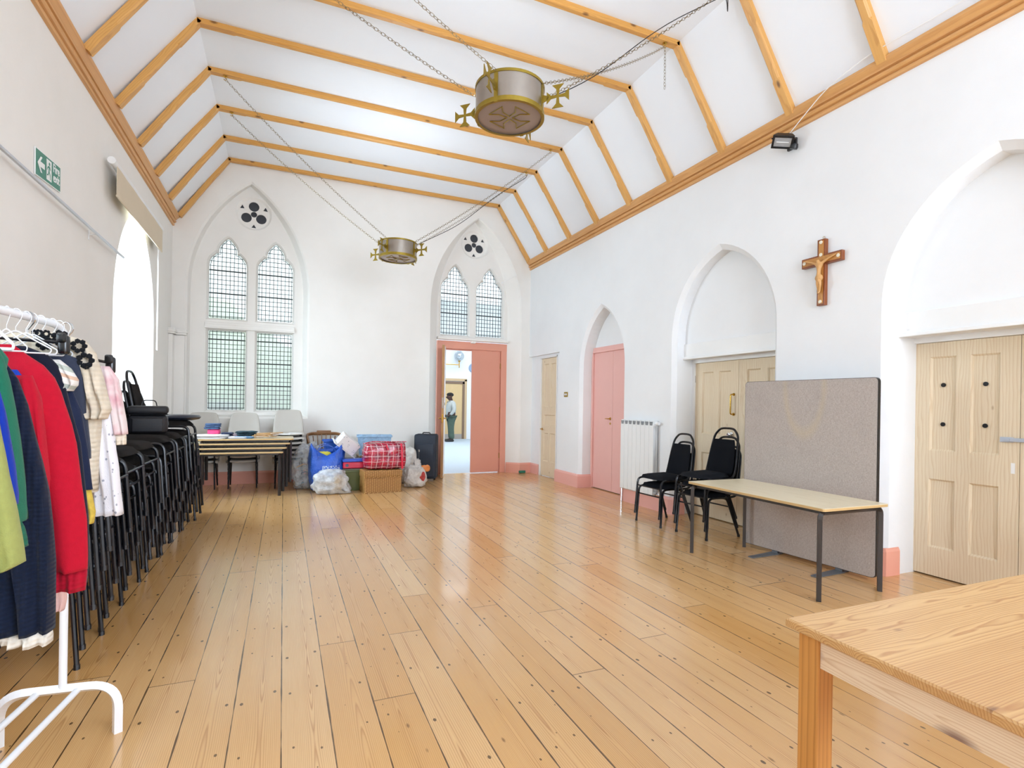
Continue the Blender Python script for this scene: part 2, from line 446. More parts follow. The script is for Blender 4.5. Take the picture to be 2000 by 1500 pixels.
# gaps between boards and butt joints
gn = t.noise(t.comb(t.ma('MULTIPLY', X[0], 3), t.ma('MULTIPLY', X[1], 2.2)), 1.0, 3, 0.6)
e = t.ma('MULTIPLY', t.ma('MINIMUM', fx, t.ma('SUBTRACT', 1.0, fx)), BW)
gap = t.ma('LESS_THAN', e, t.ma('MAXIMUM', 0.0012, t.ma('MULTIPLY', t.ma('SUBTRACT', gn, 0.30), 0.0125)))
jt = t.ma('MULTIPLY', t.ma('LESS_THAN', t.ma('MULTIPLY', t.ma('MINIMUM', fy, t.ma('SUBTRACT', 1.0, fy)), LEN), 0.003), 0.85)
gapall = t.ma('MAXIMUM', gap, jt)
base = t.mix(t.ma('MULTIPLY', gapall, 0.88), base, lin('#3a2616'))
rg = t.ma('ADD', t.ma('MULTIPLY', t.noise(t.comb(t.ma('MULTIPLY', X[0], 4), t.ma('MULTIPLY', X[1], 2)), 1.0, 4, 0.6), 0.14), 0.15)
t.p(Base_Color=base, Roughness=rg, Coat_Weight=0.4, Coat_Roughness=0.10, Specular_IOR_Level=0.45)
hh = t.ma('SUBTRACT', t.ma('MULTIPLY', t.noise(t.comb(t.ma('MULTIPLY', X[0], 7), t.ma('MULTIPLY', X[1], 1.5)), 1.0, 2), 0.35), t.ma('MULTIPLY', gapall, 1.0))
t.bump(hh, 0.25, 0.004)
M['floor'] = t.m

# obscured window glass: lets daylight glow through, with a little blurred view
t = NT('obscured_window_glass'); t.t.nodes.remove(t.b); tc = t.n('ShaderNodeTexCoord')
trl = t.n('ShaderNodeBsdfTranslucent'); t.l(t.mix(t.noise(tc.outputs['Object'], 13, 2), lin('#e3ebe6'), lin('#f4f8f5')), trl.inputs[0])
rf = t.n('ShaderNodeBsdfRefraction'); rf.inputs['IOR'].default_value = 1.03; rf.inputs['Roughness'].default_value = 0.35; rf.inputs[0].default_value = lin('#eef5f1')
gl = t.n('ShaderNodeBsdfGlossy'); gl.inputs['Roughness'].default_value = 0.2
m1 = t.n('ShaderNodeMixShader'); m1.inputs[0].default_value = 0.30; t.l(trl.outputs[0], m1.inputs[1]); t.l(rf.outputs[0], m1.inputs[2])
m2 = t.n('ShaderNodeMixShader'); m2.inputs[0].default_value = 0.05; t.l(m1.outputs[0], m2.inputs[1]); t.l(gl.outputs[0], m2.inputs[2]); t.l(m2.outputs[0], t.out.inputs[0])
M['obscured'] = t.m

# ------------------------------------------------------------------ room shell
RW, LW, BK, RE = 4.69, -1.68, 10.08, -3.2
KL, KR, KZ = -0.89, 3.935, 5.42
fR = lambda a, b, d=0: Vector((RW + d, a, b))
fL = lambda a, b, d=0: Vector((LW - d, a, b))
fB = lambda a, b, d=0: Vector((a, BK + d, b))

bm = B(); V = [bm.verts.new(p) for p in ((-1.75, RE, 0), (5.35, RE, 0), (5.35, 10.40, 0), (-1.75, 10.40, 0))]; bm.faces.new(V)
struct(obj('floor', bm, M['floor']), 'varnished pine floorboards')

bm = B()
prof = [(RW + 0.02, 4.28), (KR, KZ), (KL, KZ), (LW - 0.02, 4.28)]
loft(bm, [[(x, RE, z) for x, z in prof], [(x, BK + 0.02, z) for x, z in prof]], closed_ring=False)
struct(obj('ceiling', bm, M['ceiling']), 'white three-sided plaster ceiling')

# right wall with one square recess and three pointed recesses
A1 = dict(c=7.365, a=0.665, s=2.05, z=3.06); A2 = dict(c=4.835, a=0.815, s=2.30, z=3.335); A3 = dict(c=2.165, a=0.80, s=2.30, z=3.35)
S0, S1, SZ = 8.77, 10.03, 2.40
outer = [(RE, 0)]
for A in (A3, A2, A1):
    L = [(A['c'] - A['a'], 0)] + list(reversed(arch(A['c'], A['a'], A['s'], A['z']))) + [(A['c'] + A['a'], 0)]
    outer += L
outer += [(S0, 0), (S0, SZ), (BK, SZ), (BK, 4.36), (RE, 4.36)]
bm = B(); plate(bm, [outer], fR, 0)
for A, d_in in ((A3, 0.45), (A2, 0.40), (A1, 0.29)):
    ch = 0.055
    L0 = archloop(A['c'], A['a'], A['s'], A['z'], 0); L1 = archloop(A['c'], A['a'] - ch, A['s'], A['z'] - ch * 1.1, 0)
    R_ = loft(bm, [[fR(a, b, 0) for a, b in L0], [fR(a, b, ch * 0.9) for a, b in L1], [fR(a, b, d_in) for a, b in L1]], closed_ring=False)
loft(bm, [[fR(a, b, d) for a, b in [(S0, 0), (S0, SZ), (BK, SZ)]] for d in (0, 0.065)], closed_ring=False)
# back of the square recess beside the door
plate(bm, [[(9.68, 0), (BK, 0), (BK, SZ), (S0, SZ), (S0, 2.36), (9.68, 2.36)]], fR, 0.065)
plate(bm, [[(S0, 0), (8.96, 0), (8.96, 2.36), (S0, 2.36)]], fR, 0.065)
struct(obj('wall_right', bm, M['wall_white'], recalc=False), 'white wall with pointed recesses')

bm = B(); loft(bm, [[(RW + 0.01, y, 4.34), (5.33, y, 4.34), (5.33, y, 0)] for y in (RE, 10.35)], closed_ring=False, caps=False)
struct(obj('light_block_behind_doors', bm, M['wall_white'], recalc=False))  # unseen panel added to stop light leaking under the doors
# flat infill above each recessed door
for k, (A, X1, zb) in enumerate(((A3, 0.18, 2.03), (A2, 0.18, 2.03), (A1, 0.24, 2.40))):
    ch = 0.055
    L1 = archloop(A['c'], A['a'] - ch + 0.006, A['s'], A['z'] - ch, zb)
    bm = B(); plate(bm, [L1], fR, X1, X1 + 0.03)
    struct(obj('wall_infill', bm, M['wall_white']), 'plaster infill above recessed door')

# left wall with three window bays
bays = [7.87, 1.55, -1.35]
bm = B(); holes = [archloop(c, 0.97, 2.4, 3.70, 1.15, 12) for c in bays]
plate(bm, [[(RE, 0), (BK, 0), (BK, 4.36), (RE, 4.36)]] + holes, fL, 0)
for c in bays:
    ins = archloop(c, 0.80, 2.4, 3.58, 1.32, 12)
    loft(bm, [[fL(a, b, 0) for a, b in archloop(c, 0.97, 2.4, 3.70, 1.15, 12)], [fL(a, b, 0.56) for a, b in ins]])
struct(obj('wall_left', bm, M['wall_warm'], recalc=False), 'cream wall with deep window reveals')
for k, c in enumerate(bays):
    r = thing('window_%d' % (k + 1), 'pointed side window in deep white reveal', None, (LW - 0.56, c, 1.32), kind='structure')
    ins = archloop(c, 0.80, 2.4, 3.58, 1.32, 12); inn = grow(ins, -0.05)
    bm = B(); plate(bm, [ins, inn], fL, 0.55, 0.61); box(bm, (LW - 0.58, c, 2.4), (0.05, 0.06, 2.2)); obj('window_frame', bm, M['white'], r)
    bm = B(); plate(bm, [inn], fL, 0.58); obj('pane', bm, M['clear'], r)

# rear wall, behind the camera
bm = B(); gp = [(LW, 0), (RW, 0), (RW, 4.3), (KR, KZ), (KL, KZ), (LW, 4.3)]
plate(bm, [gp, rect(1.2, 4.4, 1.1, 4.1)], lambda a, b, d=0: Vector((a, RE - d, b)), 0)
struct(obj('wall_rear', bm, M['wall_warm'], recalc=False))

# back wall with the two tracery windows
W1o = archloop(-0.545, 0.945, 3.30, 5.12, 1.10); W1i = archloop(-0.57, 0.87, 3.25, 5.10, 1.16)
W2o = archloop(3.54, 0.965, 3.30, 5.12, 0.0); W2i = archloop(3.51, 0.75, 3.25, 5.10, 0.0)
bm = B()
left_part = [(LW, 0), (2.575, 0)] + [(3.54 - 0.965, 0)][:0] + list(reversed(arch(3.54, 0.965, 3.30, 5.12))) + [(4.505, 0), (RW + 0.07, 0), (RW + 0.07, 4.2), (RW, 4.3), (KR, KZ), (KL, KZ), (LW, 4.3)]
plate(bm, [left_part, W1o], fB, 0)
loft(bm, [[fB(a, b, 0) for a, b in W1o], [fB(a, b, 0.03) for a, b in grow(W1o, -0.03)], [fB(a, b, 0.20) for a, b in W1i]])
loft(bm, [[fB(a, b, 0) for a, b in W2o], [fB(a, b, 0.03) for a, b in [(4.48, 0)] + arch(3.54, 0.94, 3.30, 5.10) + [(2.60, 0)]], [fB(a, b, 0.20) for a, b in W2i]], closed_ring=False)
struct(obj('wall_back', bm, M['wall_warm'], recalc=False), 'cream end wall with two pointed window recesses')
# shallow pier with a moulded cap in the left corner
bm = B(); box(bm, (LW + 0.10, BK - 0.03, 1.22), (0.20, 0.06, 2.44)); box(bm, (LW + 0.03, BK - 0.11, 1.22), (0.06, 0.22, 2.44))
for z, e in ((2.46, 0.03), (2.49, 0.045), (2.52, 0.03)):
    box(bm, (LW + 0.10 + e / 2, BK - 0.03 - e / 2, z), (0.20 + e, 0.06 + e, 0.03)); box(bm, (LW + 0.03 + e / 2, BK - 0.11 - e / 2, z), (0.06 + e, 0.22 + e, 0.03))
struct(obj('wall_pier', bm, M['wall_warm'], bevel=0.006))

def light_loop(c, hw, z0):
    half = [(hw, z0), (hw, 3.70), (hw - 0.008, 3.765), (hw - 0.035, 3.82), (hw - 0.08, 3.868), (0.175, 3.895), (0.132, 3.905),
            (0.137, 3.95), (0.128, 4.0), (0.103, 4.05), (0.065, 4.10), (0.03, 4.14)]
    return [(c + x, z) for x, z in half] + [(c, 4.16)] + [(c - x, z) for x, z in reversed(half)]

def spans(L, axis, v):
    out = []
    for i in range(len(L)):
        p, q = L[i], L[(i + 1) % len(L)]
        a, b = p[axis], q[axis]
        if (a - v) * (b - v) < 0: t_ = (v - a) / (b - a); out.append(p[1 - axis] + t_ * (q[1 - axis] - p[1 - axis]))
    out.sort(); return list(zip(out[0::2], out[1::2]))

def tracery(n, inner, lights, cx, sill):
    root = thing('window_%d' % n, None, None, (cx, BK + 0.26, sill), kind='structure')
    bm = B(); R0 = circ(cx + 0.015, 4.632, 0.285, 32)
    plate(bm, [inner] + [grow(L, 0.035) for L in lights] + [R0], fB, 0.195)
    for L in lights: loft(bm, [[fB(a, b, 0.195) for a, b in grow(L, 0.035)], [fB(a, b, 0.23) for a, b in grow(L, 0.012)], [fB(a, b, 0.29) for a, b in L]])
    loft(bm, [[fB(a, b, 0.195) for a, b in R0], [fB(a, b, 0.23) for a, b in circ(cx + 0.015, 4.632, 0.25, 32)]])
    cc = Vector((cx + 0.015, 4.632)); hs = []
    for k in range(3):
        an = PI / 2 + k * 2 * PI / 3; hs.append(circ(cc.x + 0.134 * math.cos(an), cc.y + 0.134 * math.sin(an), 0.083, 20))
        an += PI / 3
        hs.append([(cc.x + q * math.cos(an + w_), cc.y + q * math.sin(an + w_)) for q, w_ in ((0.235, 0.17), (0.235, -0.17), (0.17, 0.0))])
    hs.append(circ(cc.x, cc.y, 0.050, 14))
    plate(bm, [circ(cc.x, cc.y, 0.25, 32)] + hs, fB, 0.23, 0.25)
    obj('stone_tracery', bm, M['wall_warm'], root, recalc=False)
    bm = B(); plate(bm, [circ(cc.x, cc.y, 0.255, 32)], fB, 0.256); obj('dark_trefoil_glass', bm, M['dark_glass'], root, label='dark trefoil glass')
    for L in lights:
        x0 = min(p[0] for p in L); x1 = max(p[0] for p in L); z0 = min(p[1] for p in L); z1 = max(p[1] for p in L)
        bm = B(); plate(bm, [L], fB, 0.272); obj('glass_pane', bm, M['obscured'], root)
        bm = B(); nx = 9; st = (x1 - x0) / nx
        for k in range(1, nx):
            for a, b in spans(L, 0, x0 + st * k): box(bm, (x0 + st * k, BK + 0.268, (a + b) / 2), (0.0085, 0.010, b - a))
        zz = z0 + 0.035; nrow = 0
        while zz < z1 - 0.02:
            for a, b in spans(L, 1, zz): box(bm, ((a + b) / 2, BK + 0.268, zz), (b - a, 0.010, 0.0085))
            zz += 0.0775; nrow += 1
        inn = grow(L, -0.016)
        n_ = len(inn)
        for i in range(n_):
            p, q = inn[i], inn[(i + 1) % n_]
            tube(bm, [fB(p[0], p[1], 0.268), fB(q[0], q[1], 0.268)], 0.0045, 4)
        obj('leading', bm, M['lead'], root)
        bm = B(); zz = z0 + 0.035 + 0.0775 * 5
        while zz < min(z1, 3.75):
            for a, b in spans(L, 1, zz): box(bm, ((a + b) / 2, BK + 0.262, zz), (b - a, 0.014, 0.020))
            zz += 0.0775 * 5
        obj('saddle_bar', bm, M['lead'], root)
    return root

Ls = [light_loop(-0.90, 0.28, 2.80), light_loop(-0.155, 0.28, 2.80), rect(-1.18, -0.62, 1.24, 2.585), rect(-0.435, 0.125, 1.24, 2.585)]
wr = tracery(4, W1i, Ls, -0.53, 1.16); wr['label'] = 'four-light leaded window in pointed recess'
bm = B()
for z, e, h in ((2.625, 0.05, 0.03), (2.66, 0.035, 0.05), (2.70, 0.02, 0.04)): box(bm, (-0.53, BK + 0.195 - e / 2, z), (1.40, e, h))
obj('transom', bm, M['wall_warm'], wr, bevel=0.008)
W2p = [(4.26, 2.67)] + arch(3.51, 0.75, 3.25, 5.10) + [(2.76, 2.67)]
wr = tracery(5, W2p, [light_loop(3.131, 0.277, 2.795), light_loop(3.872, 0.277, 2.795)], 3.50, 2.67); wr['label'] = 'two-light leaded window above coral door'
bm = B(); box(bm, (3.51, BK + 0.16, 2.70), (1.50, 0.10, 0.05)); box(bm, (3.51, BK + 0.17, 2.665), (0.09, 0.08, 0.07))
obj('window_sill', bm, M['wall_warm'], wr, bevel=0.01)

# cornices along the two long walls
def cornice(n, xw, s):
    pr = [(0, 4.20), (0.026, 4.203), (0.030, 4.228), (0.016, 4.233), (0.016, 4.243), (0.040, 4.250), (0.052, 4.262), (0.052, 4.276), (0.030, 4.282), (0.030, 4.294), (0.056, 4.300), (0.066, 4.318), (0.088, 4.334), (0.100, 4.352), (0.100, 4.372), (0.078, 4.378), (0.078, 4.392), (0.05, 4.41), (0, 4.43)]
    bm = B(); loft(bm, [[(xw + s * x, y, z) for x, z in pr] for y in (RE, BK)], caps=True)
    struct(obj('trim_%d' % n, bm, M['beam_y'], smooth=True, angle=25), 'moulded pine cornice')
cornice(1, LW, 1); cornice(2, RW, -1)

# ceiling frames: two sloping rafters and a flat tie, one frame every 0.893 m
names = ['against the far end wall', 'next but one to the far wall frame', 'third from the far end wall', 'fourth from the far end wall, with chain hooks', 'fifth from the far end wall', 'sixth from the far end wall', 'seventh from the far end wall, holding the near lamp chain', 'eighth from the far end wall', 'ninth from the far end wall', 'above the camera', 'behind the camera']
names[1] = 'second from the far end wall'
def beam(bm, p, q, y, w_=0.08, d=0.055, c=0.016, cut=0.34, down=Vector((0, 0, -1))):
    p, q = Vector(p), Vector(q); L = (q - p).length; a = (q - p) / L
    nrm = (down - a * down.dot(a)).normalized(); loops = []
    for s, cc in ((0, .001), (cut, .001), (cut + .025, c), (L - cut - .025, c), (L - cut, .001), (L, .001)):
        o_ = p + a * s
        loops.append([o_ + Vector((0, u, 0)) + nrm * v_ for u, v_ in ((0, -0.01), (w_, -0.01), (w_, d - cc), (w_ - cc, d), (cc, d), (0, d - cc))])
    loft(bm, loops, caps=True)
ys = [9.98, 9.17, 8.265, 7.372, 6.482, 5.585, 4.687, 3.79, 2.90, 2.00, 1.11, 0.2]
HK = {}
for k, y in enumerate(ys):
    r = thing('ceiling_frame', 'pine ceiling frame, ' + (names[k] if k < len(names) else names[-1]), 'ceiling beam', (1.52, y, 4.3), group='pine ceiling frames')
    sl = Vector((RW - KR, 0, 4.29 - KZ)).normalized(); 
    bm = B(); beam(bm, (KR + 0.006, y, KZ), (KR + sl.x * 1.27, y, KZ + sl.z * 1.27), y, down=Vector((-1, 0, -1))); obj('rafter', bm, M['rafter_r'], r)
    bm = B(); beam(bm, (KL - 0.006, y, KZ), (KL - sl.x * 1.27, y, KZ + sl.z * 1.27), y, down=Vector((1, 0, -1))); obj('rafter', bm, M['rafter_l'], r)
    bm = B(); beam(bm, (KL, y, KZ), (KR, y, KZ), y); obj('tie_beam', bm, M['beam'], r)

# skirting boards
def skirt(name, pts, h=0.225, m='salmon', th=0.022, label=None):
    """pts walk along the wall face with the room on the left-hand side"""
    bm = B(); P = [Vector((x, y, 0)) for x, y in pts]; pr = [(0, 0), (th, 0), (th, h - 0.03), (th - 0.008, h - 0.012), (th - 0.012, h), (0, h)]
    nr = []
    for i in range(len(P)):
        ds = []
        if i > 0: ds.append((P[i] - P[i - 1]).normalized())
        if i < len(P) - 1: ds.append((P[i + 1] - P[i]).normalized())
        ns = [Vector((-d.y, d.x, 0)) for d in ds]; v = sum(ns, Vector()); v.normalize(); nr.append(v / max(0.3, v.dot(ns[0])))
    loft(bm, [[P[i] + nr[i] * a + Vector((0, 0, b)) for a, b in pr] for i in range(len(P))], caps=True)
    return struct(obj(name, bm, M[m]), label)
M['salmon_lit'] = plain('lit_salmon_paint', '#ecb0a4', 0.45, vary=0.03)  # same salmon paint, with the right wall's pinker light put into the colour
skirt('baseboard_back', [(2.575, BK), (LW, BK)], h=0.21)
skirt('baseboard_back_door', [(RW + 0.065, BK), (4.505, BK), (4.27, BK + 0.19)], h=0.21)
skirt('baseboard_recess', [(RW + 0.065, 9.70), (RW + 0.065, BK - 0.005)], h=0.21, m='salmon_lit')
skirt('baseboard_right_far', [(RW + 0.24, 8.03 - 0.05), (RW, 8.03 - 0.02), (RW, 8.77), (RW + 0.06, 8.77)], m='salmon_lit', th=0.045)
skirt('baseboard_right_middle', [(RW + 0.18, 5.59), (RW + 0.02, 5.60), (RW, 5.65), (RW, 6.70), (RW + 0.02, 6.74)], m='salmon_lit', th=0.03)
skirt('baseboard_right_near', [(RW + 0.18, 2.915), (RW + 0.02, 2.92), (RW, 2.965), (RW, 4.02), (RW + 0.02, 4.06)], m='salmon', th=0.022, h=0.235)
skirt('baseboard_right_rear', [(RW, RE), (RW, 1.365)], m='salmon', th=0.022)
skirt('baseboard_left', [(LW, BK), (LW, RE)], m='salmon', th=0.022)

# ------------------------------------------------------------------ doors
def slab_panels(bm, f3, a0, a1, z1, rects, th=0.04, rec=0.019):
    plate(bm, [rect(a0, a1, 0.012, z1)] + [rect(*r) for r in rects], f3, 0)
    for r in rects:
        i1 = (r[0] + 0.014, r[1] - 0.014, r[2] + 0.014, r[3] - 0.014)
        loft(bm, [[f3(a, b, 0) for a, b in rect(*r)], [f3(a, b, rec) for a, b in rect(*i1)]])
        plate(bm, [rect(*i1)], f3, rec)
    loft(bm, [[f3(a, b, d) for a, b in rect(a0, a1, 0.012, z1)] for d in (0, th)])

def hinge(bm, p, h=0.09):
    tube(bm, [Vector(p) + Vector((0, 0, -h / 2)), Vector(p) + Vector((0, 0, h / 2))], 0.008, 8)
def lever(bm, p, n, along, L=0.10, r=0.007):
    p = Vector(p); n = Vector(n); along = Vector(along)
    lathe(bm, [(0.024, 0), (0.024, 0.006), (0.010, 0.009), (0.009, 0.045)], p, 16, n.to_track_quat('Z', 'Y').to_matrix())
    tube(bm, bend([p + n * 0.042 - along * 0.01, p + n * 0.045, p + n * 0.045 + along * L * 0.6, p + n * 0.035 + along * L], 0.02), r, 8)

# paired stripped pine doors in the middle and near recesses
def pine_pair(n, xd, y0, y1, split, holes):
    root = thing('door_%d' % n, 'stripped pine panelled doors in pointed recess', None, (xd, (y0 + y1) / 2, 0), kind='structure')
    f3 = lambda a, b, d=0: Vector((xd + d, a, b)); top = 1.985
    for (a0, a1) in ((split + 0.002, y1), (y0, split - 0.002)):
        w_ = a1 - a0; st = 0.125; mid = 0.10; pw = (w_ - 2 * st - mid) / 2
        rs = []
        for q0, q1 in ((a0 + st, a0 + st + pw), (a1 - st - pw, a1 - st)):
            rs.append((q0, q1, 0.25, 0.83)); rs.append((q0, q1, 1.07, 1.865))
        bm = B(); slab_panels(bm, f3, a0, a1, top, rs); lf = obj('door_leaf', bm, M['strip_z'], root)
        if holes:
            bm = B()
            for (q0, q1, z0, z1) in rs[1::2]:
                for z in (1.295, 1.625): lathe(bm, [(0.0175, -0.002), (0.0175, 0.004)], (xd + 0.0125, (q0 + q1) / 2, z), 16, RY(-PI / 2))
            obj('air_hole', bm, M['black'], lf, label='black drilled air holes')
        bm = B(); ye = a1 + 0.006 if a1 == y1 else a0 - 0.006
        for z in (0.42, 1.78): hinge(bm, (xd - 0.004, ye, z))
        obj('hinge', bm, M['steel'], lf)
    bm = B()
    for yy in (y1 + 0.025, y0 - 0.025): box(bm, (xd - 0.005, yy, 1.02), (0.05, 0.05, 2.04))
    box(bm, (xd - 0.005, (y0 + y1) / 2, 2.015), (0.052, y1 - y0 + 0.1, 0.055))
    obj('door_frame', bm, M['white'], root, bevel=0.004)
    A = A2 if n == 3 else A3
    bm = B(); box(bm, (RW + 0.172, A['c'], 2.135), (0.025, 2 * A['a'] - 0.10, 0.20)); box(bm, (RW + 0.165, A['c'], 2.045), (0.05, 2 * A['a'] - 0.10, 0.03)); box(bm, (RW + 0.26, A['c'], 2.045), (0.2, 2 * A['a'] - 0.10, 0.02))
    obj('lintel_board', bm, M['white'], root, bevel=0.005)
    return root
d3 = pine_pair(3, 5.02, 4.10, 5.56, 4.83, False)
d4 = pine_pair(4, 5.08, 1.42, 2.925, 2.185, True)
bm = B(); tube(bm, bend([(5.018, 4.90, 1.33), (4.965, 4.90, 1.33), (4.965, 4.90, 1.57), (5.018, 4.90, 1.57)], 0.02), 0.009, 10)
for z in (1.33, 1.57): lathe(bm, [(0.018, 0), (0.018, 0.006)], (5.018, 4.90, z), 14, RY(-PI / 2))
obj('pull_handle', bm, M['brass'], d3, smooth=True, label='brass pull handle')
bm = B(); lathe(bm, [(0.03, 0), (0.03, 0.006), (0.012, 0.01), (0.012, 0.03), (0.026, 0.038), (0.028, 0.05), (0.015, 0.062)], (5.018, 4.93, 1.08), 16, RY(-PI / 2)); obj('door_knob', bm, M['chrome'], d3, smooth=True, label='chrome door knob')
bm = B(); rbox(bm, (5.073, 2.262, 1.195), (0.012, 0.085, 0.04), 0.004); rbox(bm, (5.068, 2.19, 1.195), (0.018, 0.12, 0.03), 0.005); lathe(bm, [(0.012, 0), (0.012, 0.012)], (5.066, 2.25, 1.195), 12, RY(-PI / 2)); obj('hasp', bm, plain('bright_zinc', '#c3cad6', 0.3, 0.35), d4, label='chrome hasp')
bm = B(); box(bm, (5.0795, 2.225, 0.98), (0.003, 0.025, 0.08)); obj('keeper_plate', bm, M['white'], d4)

# pale pink paired doors in the narrow recess
root = thing('door_2', 'pale pink paired doors in narrow pointed recess', None, (4.93, 7.36, 0), kind='structure'); xd = 4.93
f3 = lambda a, b, d=0: Vector((xd + d, a, b))
for (a0, a1, nm) in ((7.362, 7.93, 'a'), (6.80, 7.358, 'b')):
    bm = B(); loft(bm, [[f3(a, b, d) for a, b in rect(a0, a1, 0.012, 2.31)] for d in (0, 0.04)], caps=True); lf = obj('door_leaf', bm, M['pink'], root, bevel=0.003)
    if nm == 'a':
        bm = B(); lever(bm, (4.928, 7.42, 1.20), (-1, 0, 0), (0, 1, 0.0)); lathe(bm, [(0.018, 0), (0.018, 0.005)], (4.93, 7.42, 1.12), 14, RY(-PI / 2)); obj('lever_handle', bm, M['brass'], lf, smooth=True, label='brass lever handle')
        bm = B()
        for z in (0.3, 1.9): hinge(bm, (4.926, 7.928, z))
        obj('hinge', bm, M['pink'], lf)
bm = B()
for yy in (7.952, 6.77): box(bm, (xd - 0.005, yy, 1.19), (0.05, 0.045, 2.38))
box(bm, (xd - 0.005, 7.36, 2.355), (0.052, 1.24, 0.09)); obj('door_frame', bm, M['pink'], root, bevel=0.004)

# small stripped pine door in the square recess
root = thing('door_1', 'narrow stripped pine door beside end wall', None, (4.765, 9.3, 0), kind='structure'); xd = 4.775
f3 = lambda a, b, d=0: Vector((xd + d, a, b))
bm = B(); a0, a1 = 8.975, 9.645
slab_panels(bm, f3, a0, a1, 2.33, [(a0 + .1, a0 + .295, .3, .86), (a1 - .295, a1 - .1, .3, .86), (a0 + .1, a1 - .1, 1.0, 1.22), (a0 + .1, a0 + .295, 1.36, 2.22), (a1 - .295, a1 - .1, 1.36, 2.22)])
lf = obj('door_leaf', bm, M['strip_z'], root)
bm = B(); lever(bm, (4.773, 9.60, 0.93), (-1, 0, 0), (0, -1, 0)); obj('lever_handle', bm, M['brass'], lf, smooth=True, label='brass lever handle')
bm = B()
for yy in (9.662, 8.965): box(bm, (xd, yy, 1.18), (0.06, 0.03, 2.36))
box(bm, (xd, 9.31, 2.35), (0.06, 0.72, 0.03)); obj('door_frame', bm, M['white'], root)

# coral double door in the end wall: right leaf shut, left leaf open into the room
YD = BK + 0.24
root = thing('door_5', 'coral double door with left leaf open', None, (3.53, YD, 0), kind='structure')
bm = B()
for a0, a1 in ((2.78, 2.915), (4.135, 4.27)): box(bm, ((a0 + a1) / 2, YD + 0.01, 1.33), (a1 - a0, 0.10, 2.66))
box(bm, (3.525, YD + 0.01, 2.585), (1.49, 0.102, 0.15)); box(bm, (3.525, YD + 0.05, 2.50), (1.22, 0.02, 0.03))
obj('door_frame', bm, M['coral'], root, bevel=0.004)
bm = B(); box(bm, (3.823, YD + 0.015, 1.262), (0.614, 0.045, 2.495)); lf = obj('door_leaf', bm, M['coral'], root, bevel=0.003)
bm = B()
for z in (0.35, 1.3, 2.2): hinge(bm, (4.134, YD - 0.008, z), 0.11)
obj('hinge', bm, M['brass_dull'], lf)
ha = math.atan2(9.68 - (YD - 0.02), 2.72 - 2.925); hx, hy = 2.935, YD - 0.03; Lf = 0.62
dv = Vector((math.cos(ha), math.sin(ha), 0)); nv = Vector((-dv.y, dv.x, 0)); mid = Vector((hx, hy, 1.262)) + dv * Lf / 2
M['edgewood'] = wood('worn_door_edge', '#b98a58', '#8a5e36', 2, 60, 0.5, knots=0)
bm = B(); box(bm, mid, (Lf, 0.045, 2.495), RZ(ha)); lf = obj('door_leaf', bm, M['white'], root, bevel=0.002, label='open leaf, white face')
bm = B(); box(bm, Vector((hx, hy, 1.262)) + dv * (Lf + 0.002), (0.008, 0.046, 2.49), RZ(ha)); obj('leaf_edge', bm, M['edgewood'], lf)
bm = B(); e_ = Vector((hx, hy, 0)) + dv * (Lf - 0.06)
for s in (1, -1): lever(bm, e_ + nv * 0.0225 * s + Vector((0, 0, 1.13)), nv * s, -dv)
rbox(bm, Vector((hx, hy, 1.13)) + dv * (Lf + 0.007), (0.003, 0.025, 0.16), 0.001, 1, RZ(ha)); obj('lever_handle', bm, M['brass'], lf, smooth=True, label='brass lever handle')
bm = B(); rbox(bm, Vector((hx, hy, 1.42)) + dv * (Lf + 0.008), (0.006, 0.03, 0.20), 0.002, 1, RZ(ha)); box(bm, Vector((hx, hy, 1.40)) + dv * (Lf - 0.01) + nv * 0.03, (0.05, 0.03, 0.05), RZ(ha)); obj('lock_case', bm, M['steel'], lf)

# ------------------------------------------------------------------ pendant drum lights on chains
M['diffuser'] = plain('frosted_diffuser', '#9c8d86', 0.25, vary=0.03)
M['chain'] = plain('chain_metal', '#8f8166', 0.35, 0.9)
def chain(bm, p, q, sag=0.06, link=0.042, r=0.0022):
    p, q = Vector(p), Vector(q); L = (q - p).length; n = max(2, int(L / (link * 0.78))); pts = []
    for i in range(n + 1):
        s = i / n; c = p.lerp(q, s); c.z -= sag * 4 * s * (1 - s); pts.append(c)
    for i in range(n):
        a, b = pts[i], pts[i + 1]; d = (b - a).normalized(); m_ = (a + b) / 2
        side = d.cross(Vector((0, 0, 1))); side = side.normalized() if side.length > 1e-3 else Vector((1, 0, 0))
        if i % 2: side = d.cross(side).normalized()
        h = link / 2; w_ = link * 0.27
        loop = [m_ + d * (h * math.cos(t_) * (1.0 if abs(math.cos(t_)) > .3 else 1)) + side * (w_ * math.sin(t_)) for t_ in [2 * PI * k / 9 for k in range(9)]]
        tube(bm, loop, r, 4, closed=True)
def cross_pattee(L=0.085, t_=0.006):
    """flat cross with flared arms in the local XZ plane"""
    w0, w1 = L * 0.10, L * 0.52; pts = []
    for k in range(4):
        a = k * PI / 2
        for (u, v_) in ((w0, -w0 * 0), (L * 0.62, -w0 * 1.5), (L, -w1), (L, w1), (L * 0.62, w0 * 1.5)):
            if (u, v_) == (w0, 0): u, v_ = w0 * 1.0, -w0
            pts.append((u * math.cos(a) - v_ * math.sin(a), u * math.sin(a) + v_ * math.cos(a)))
    return pts
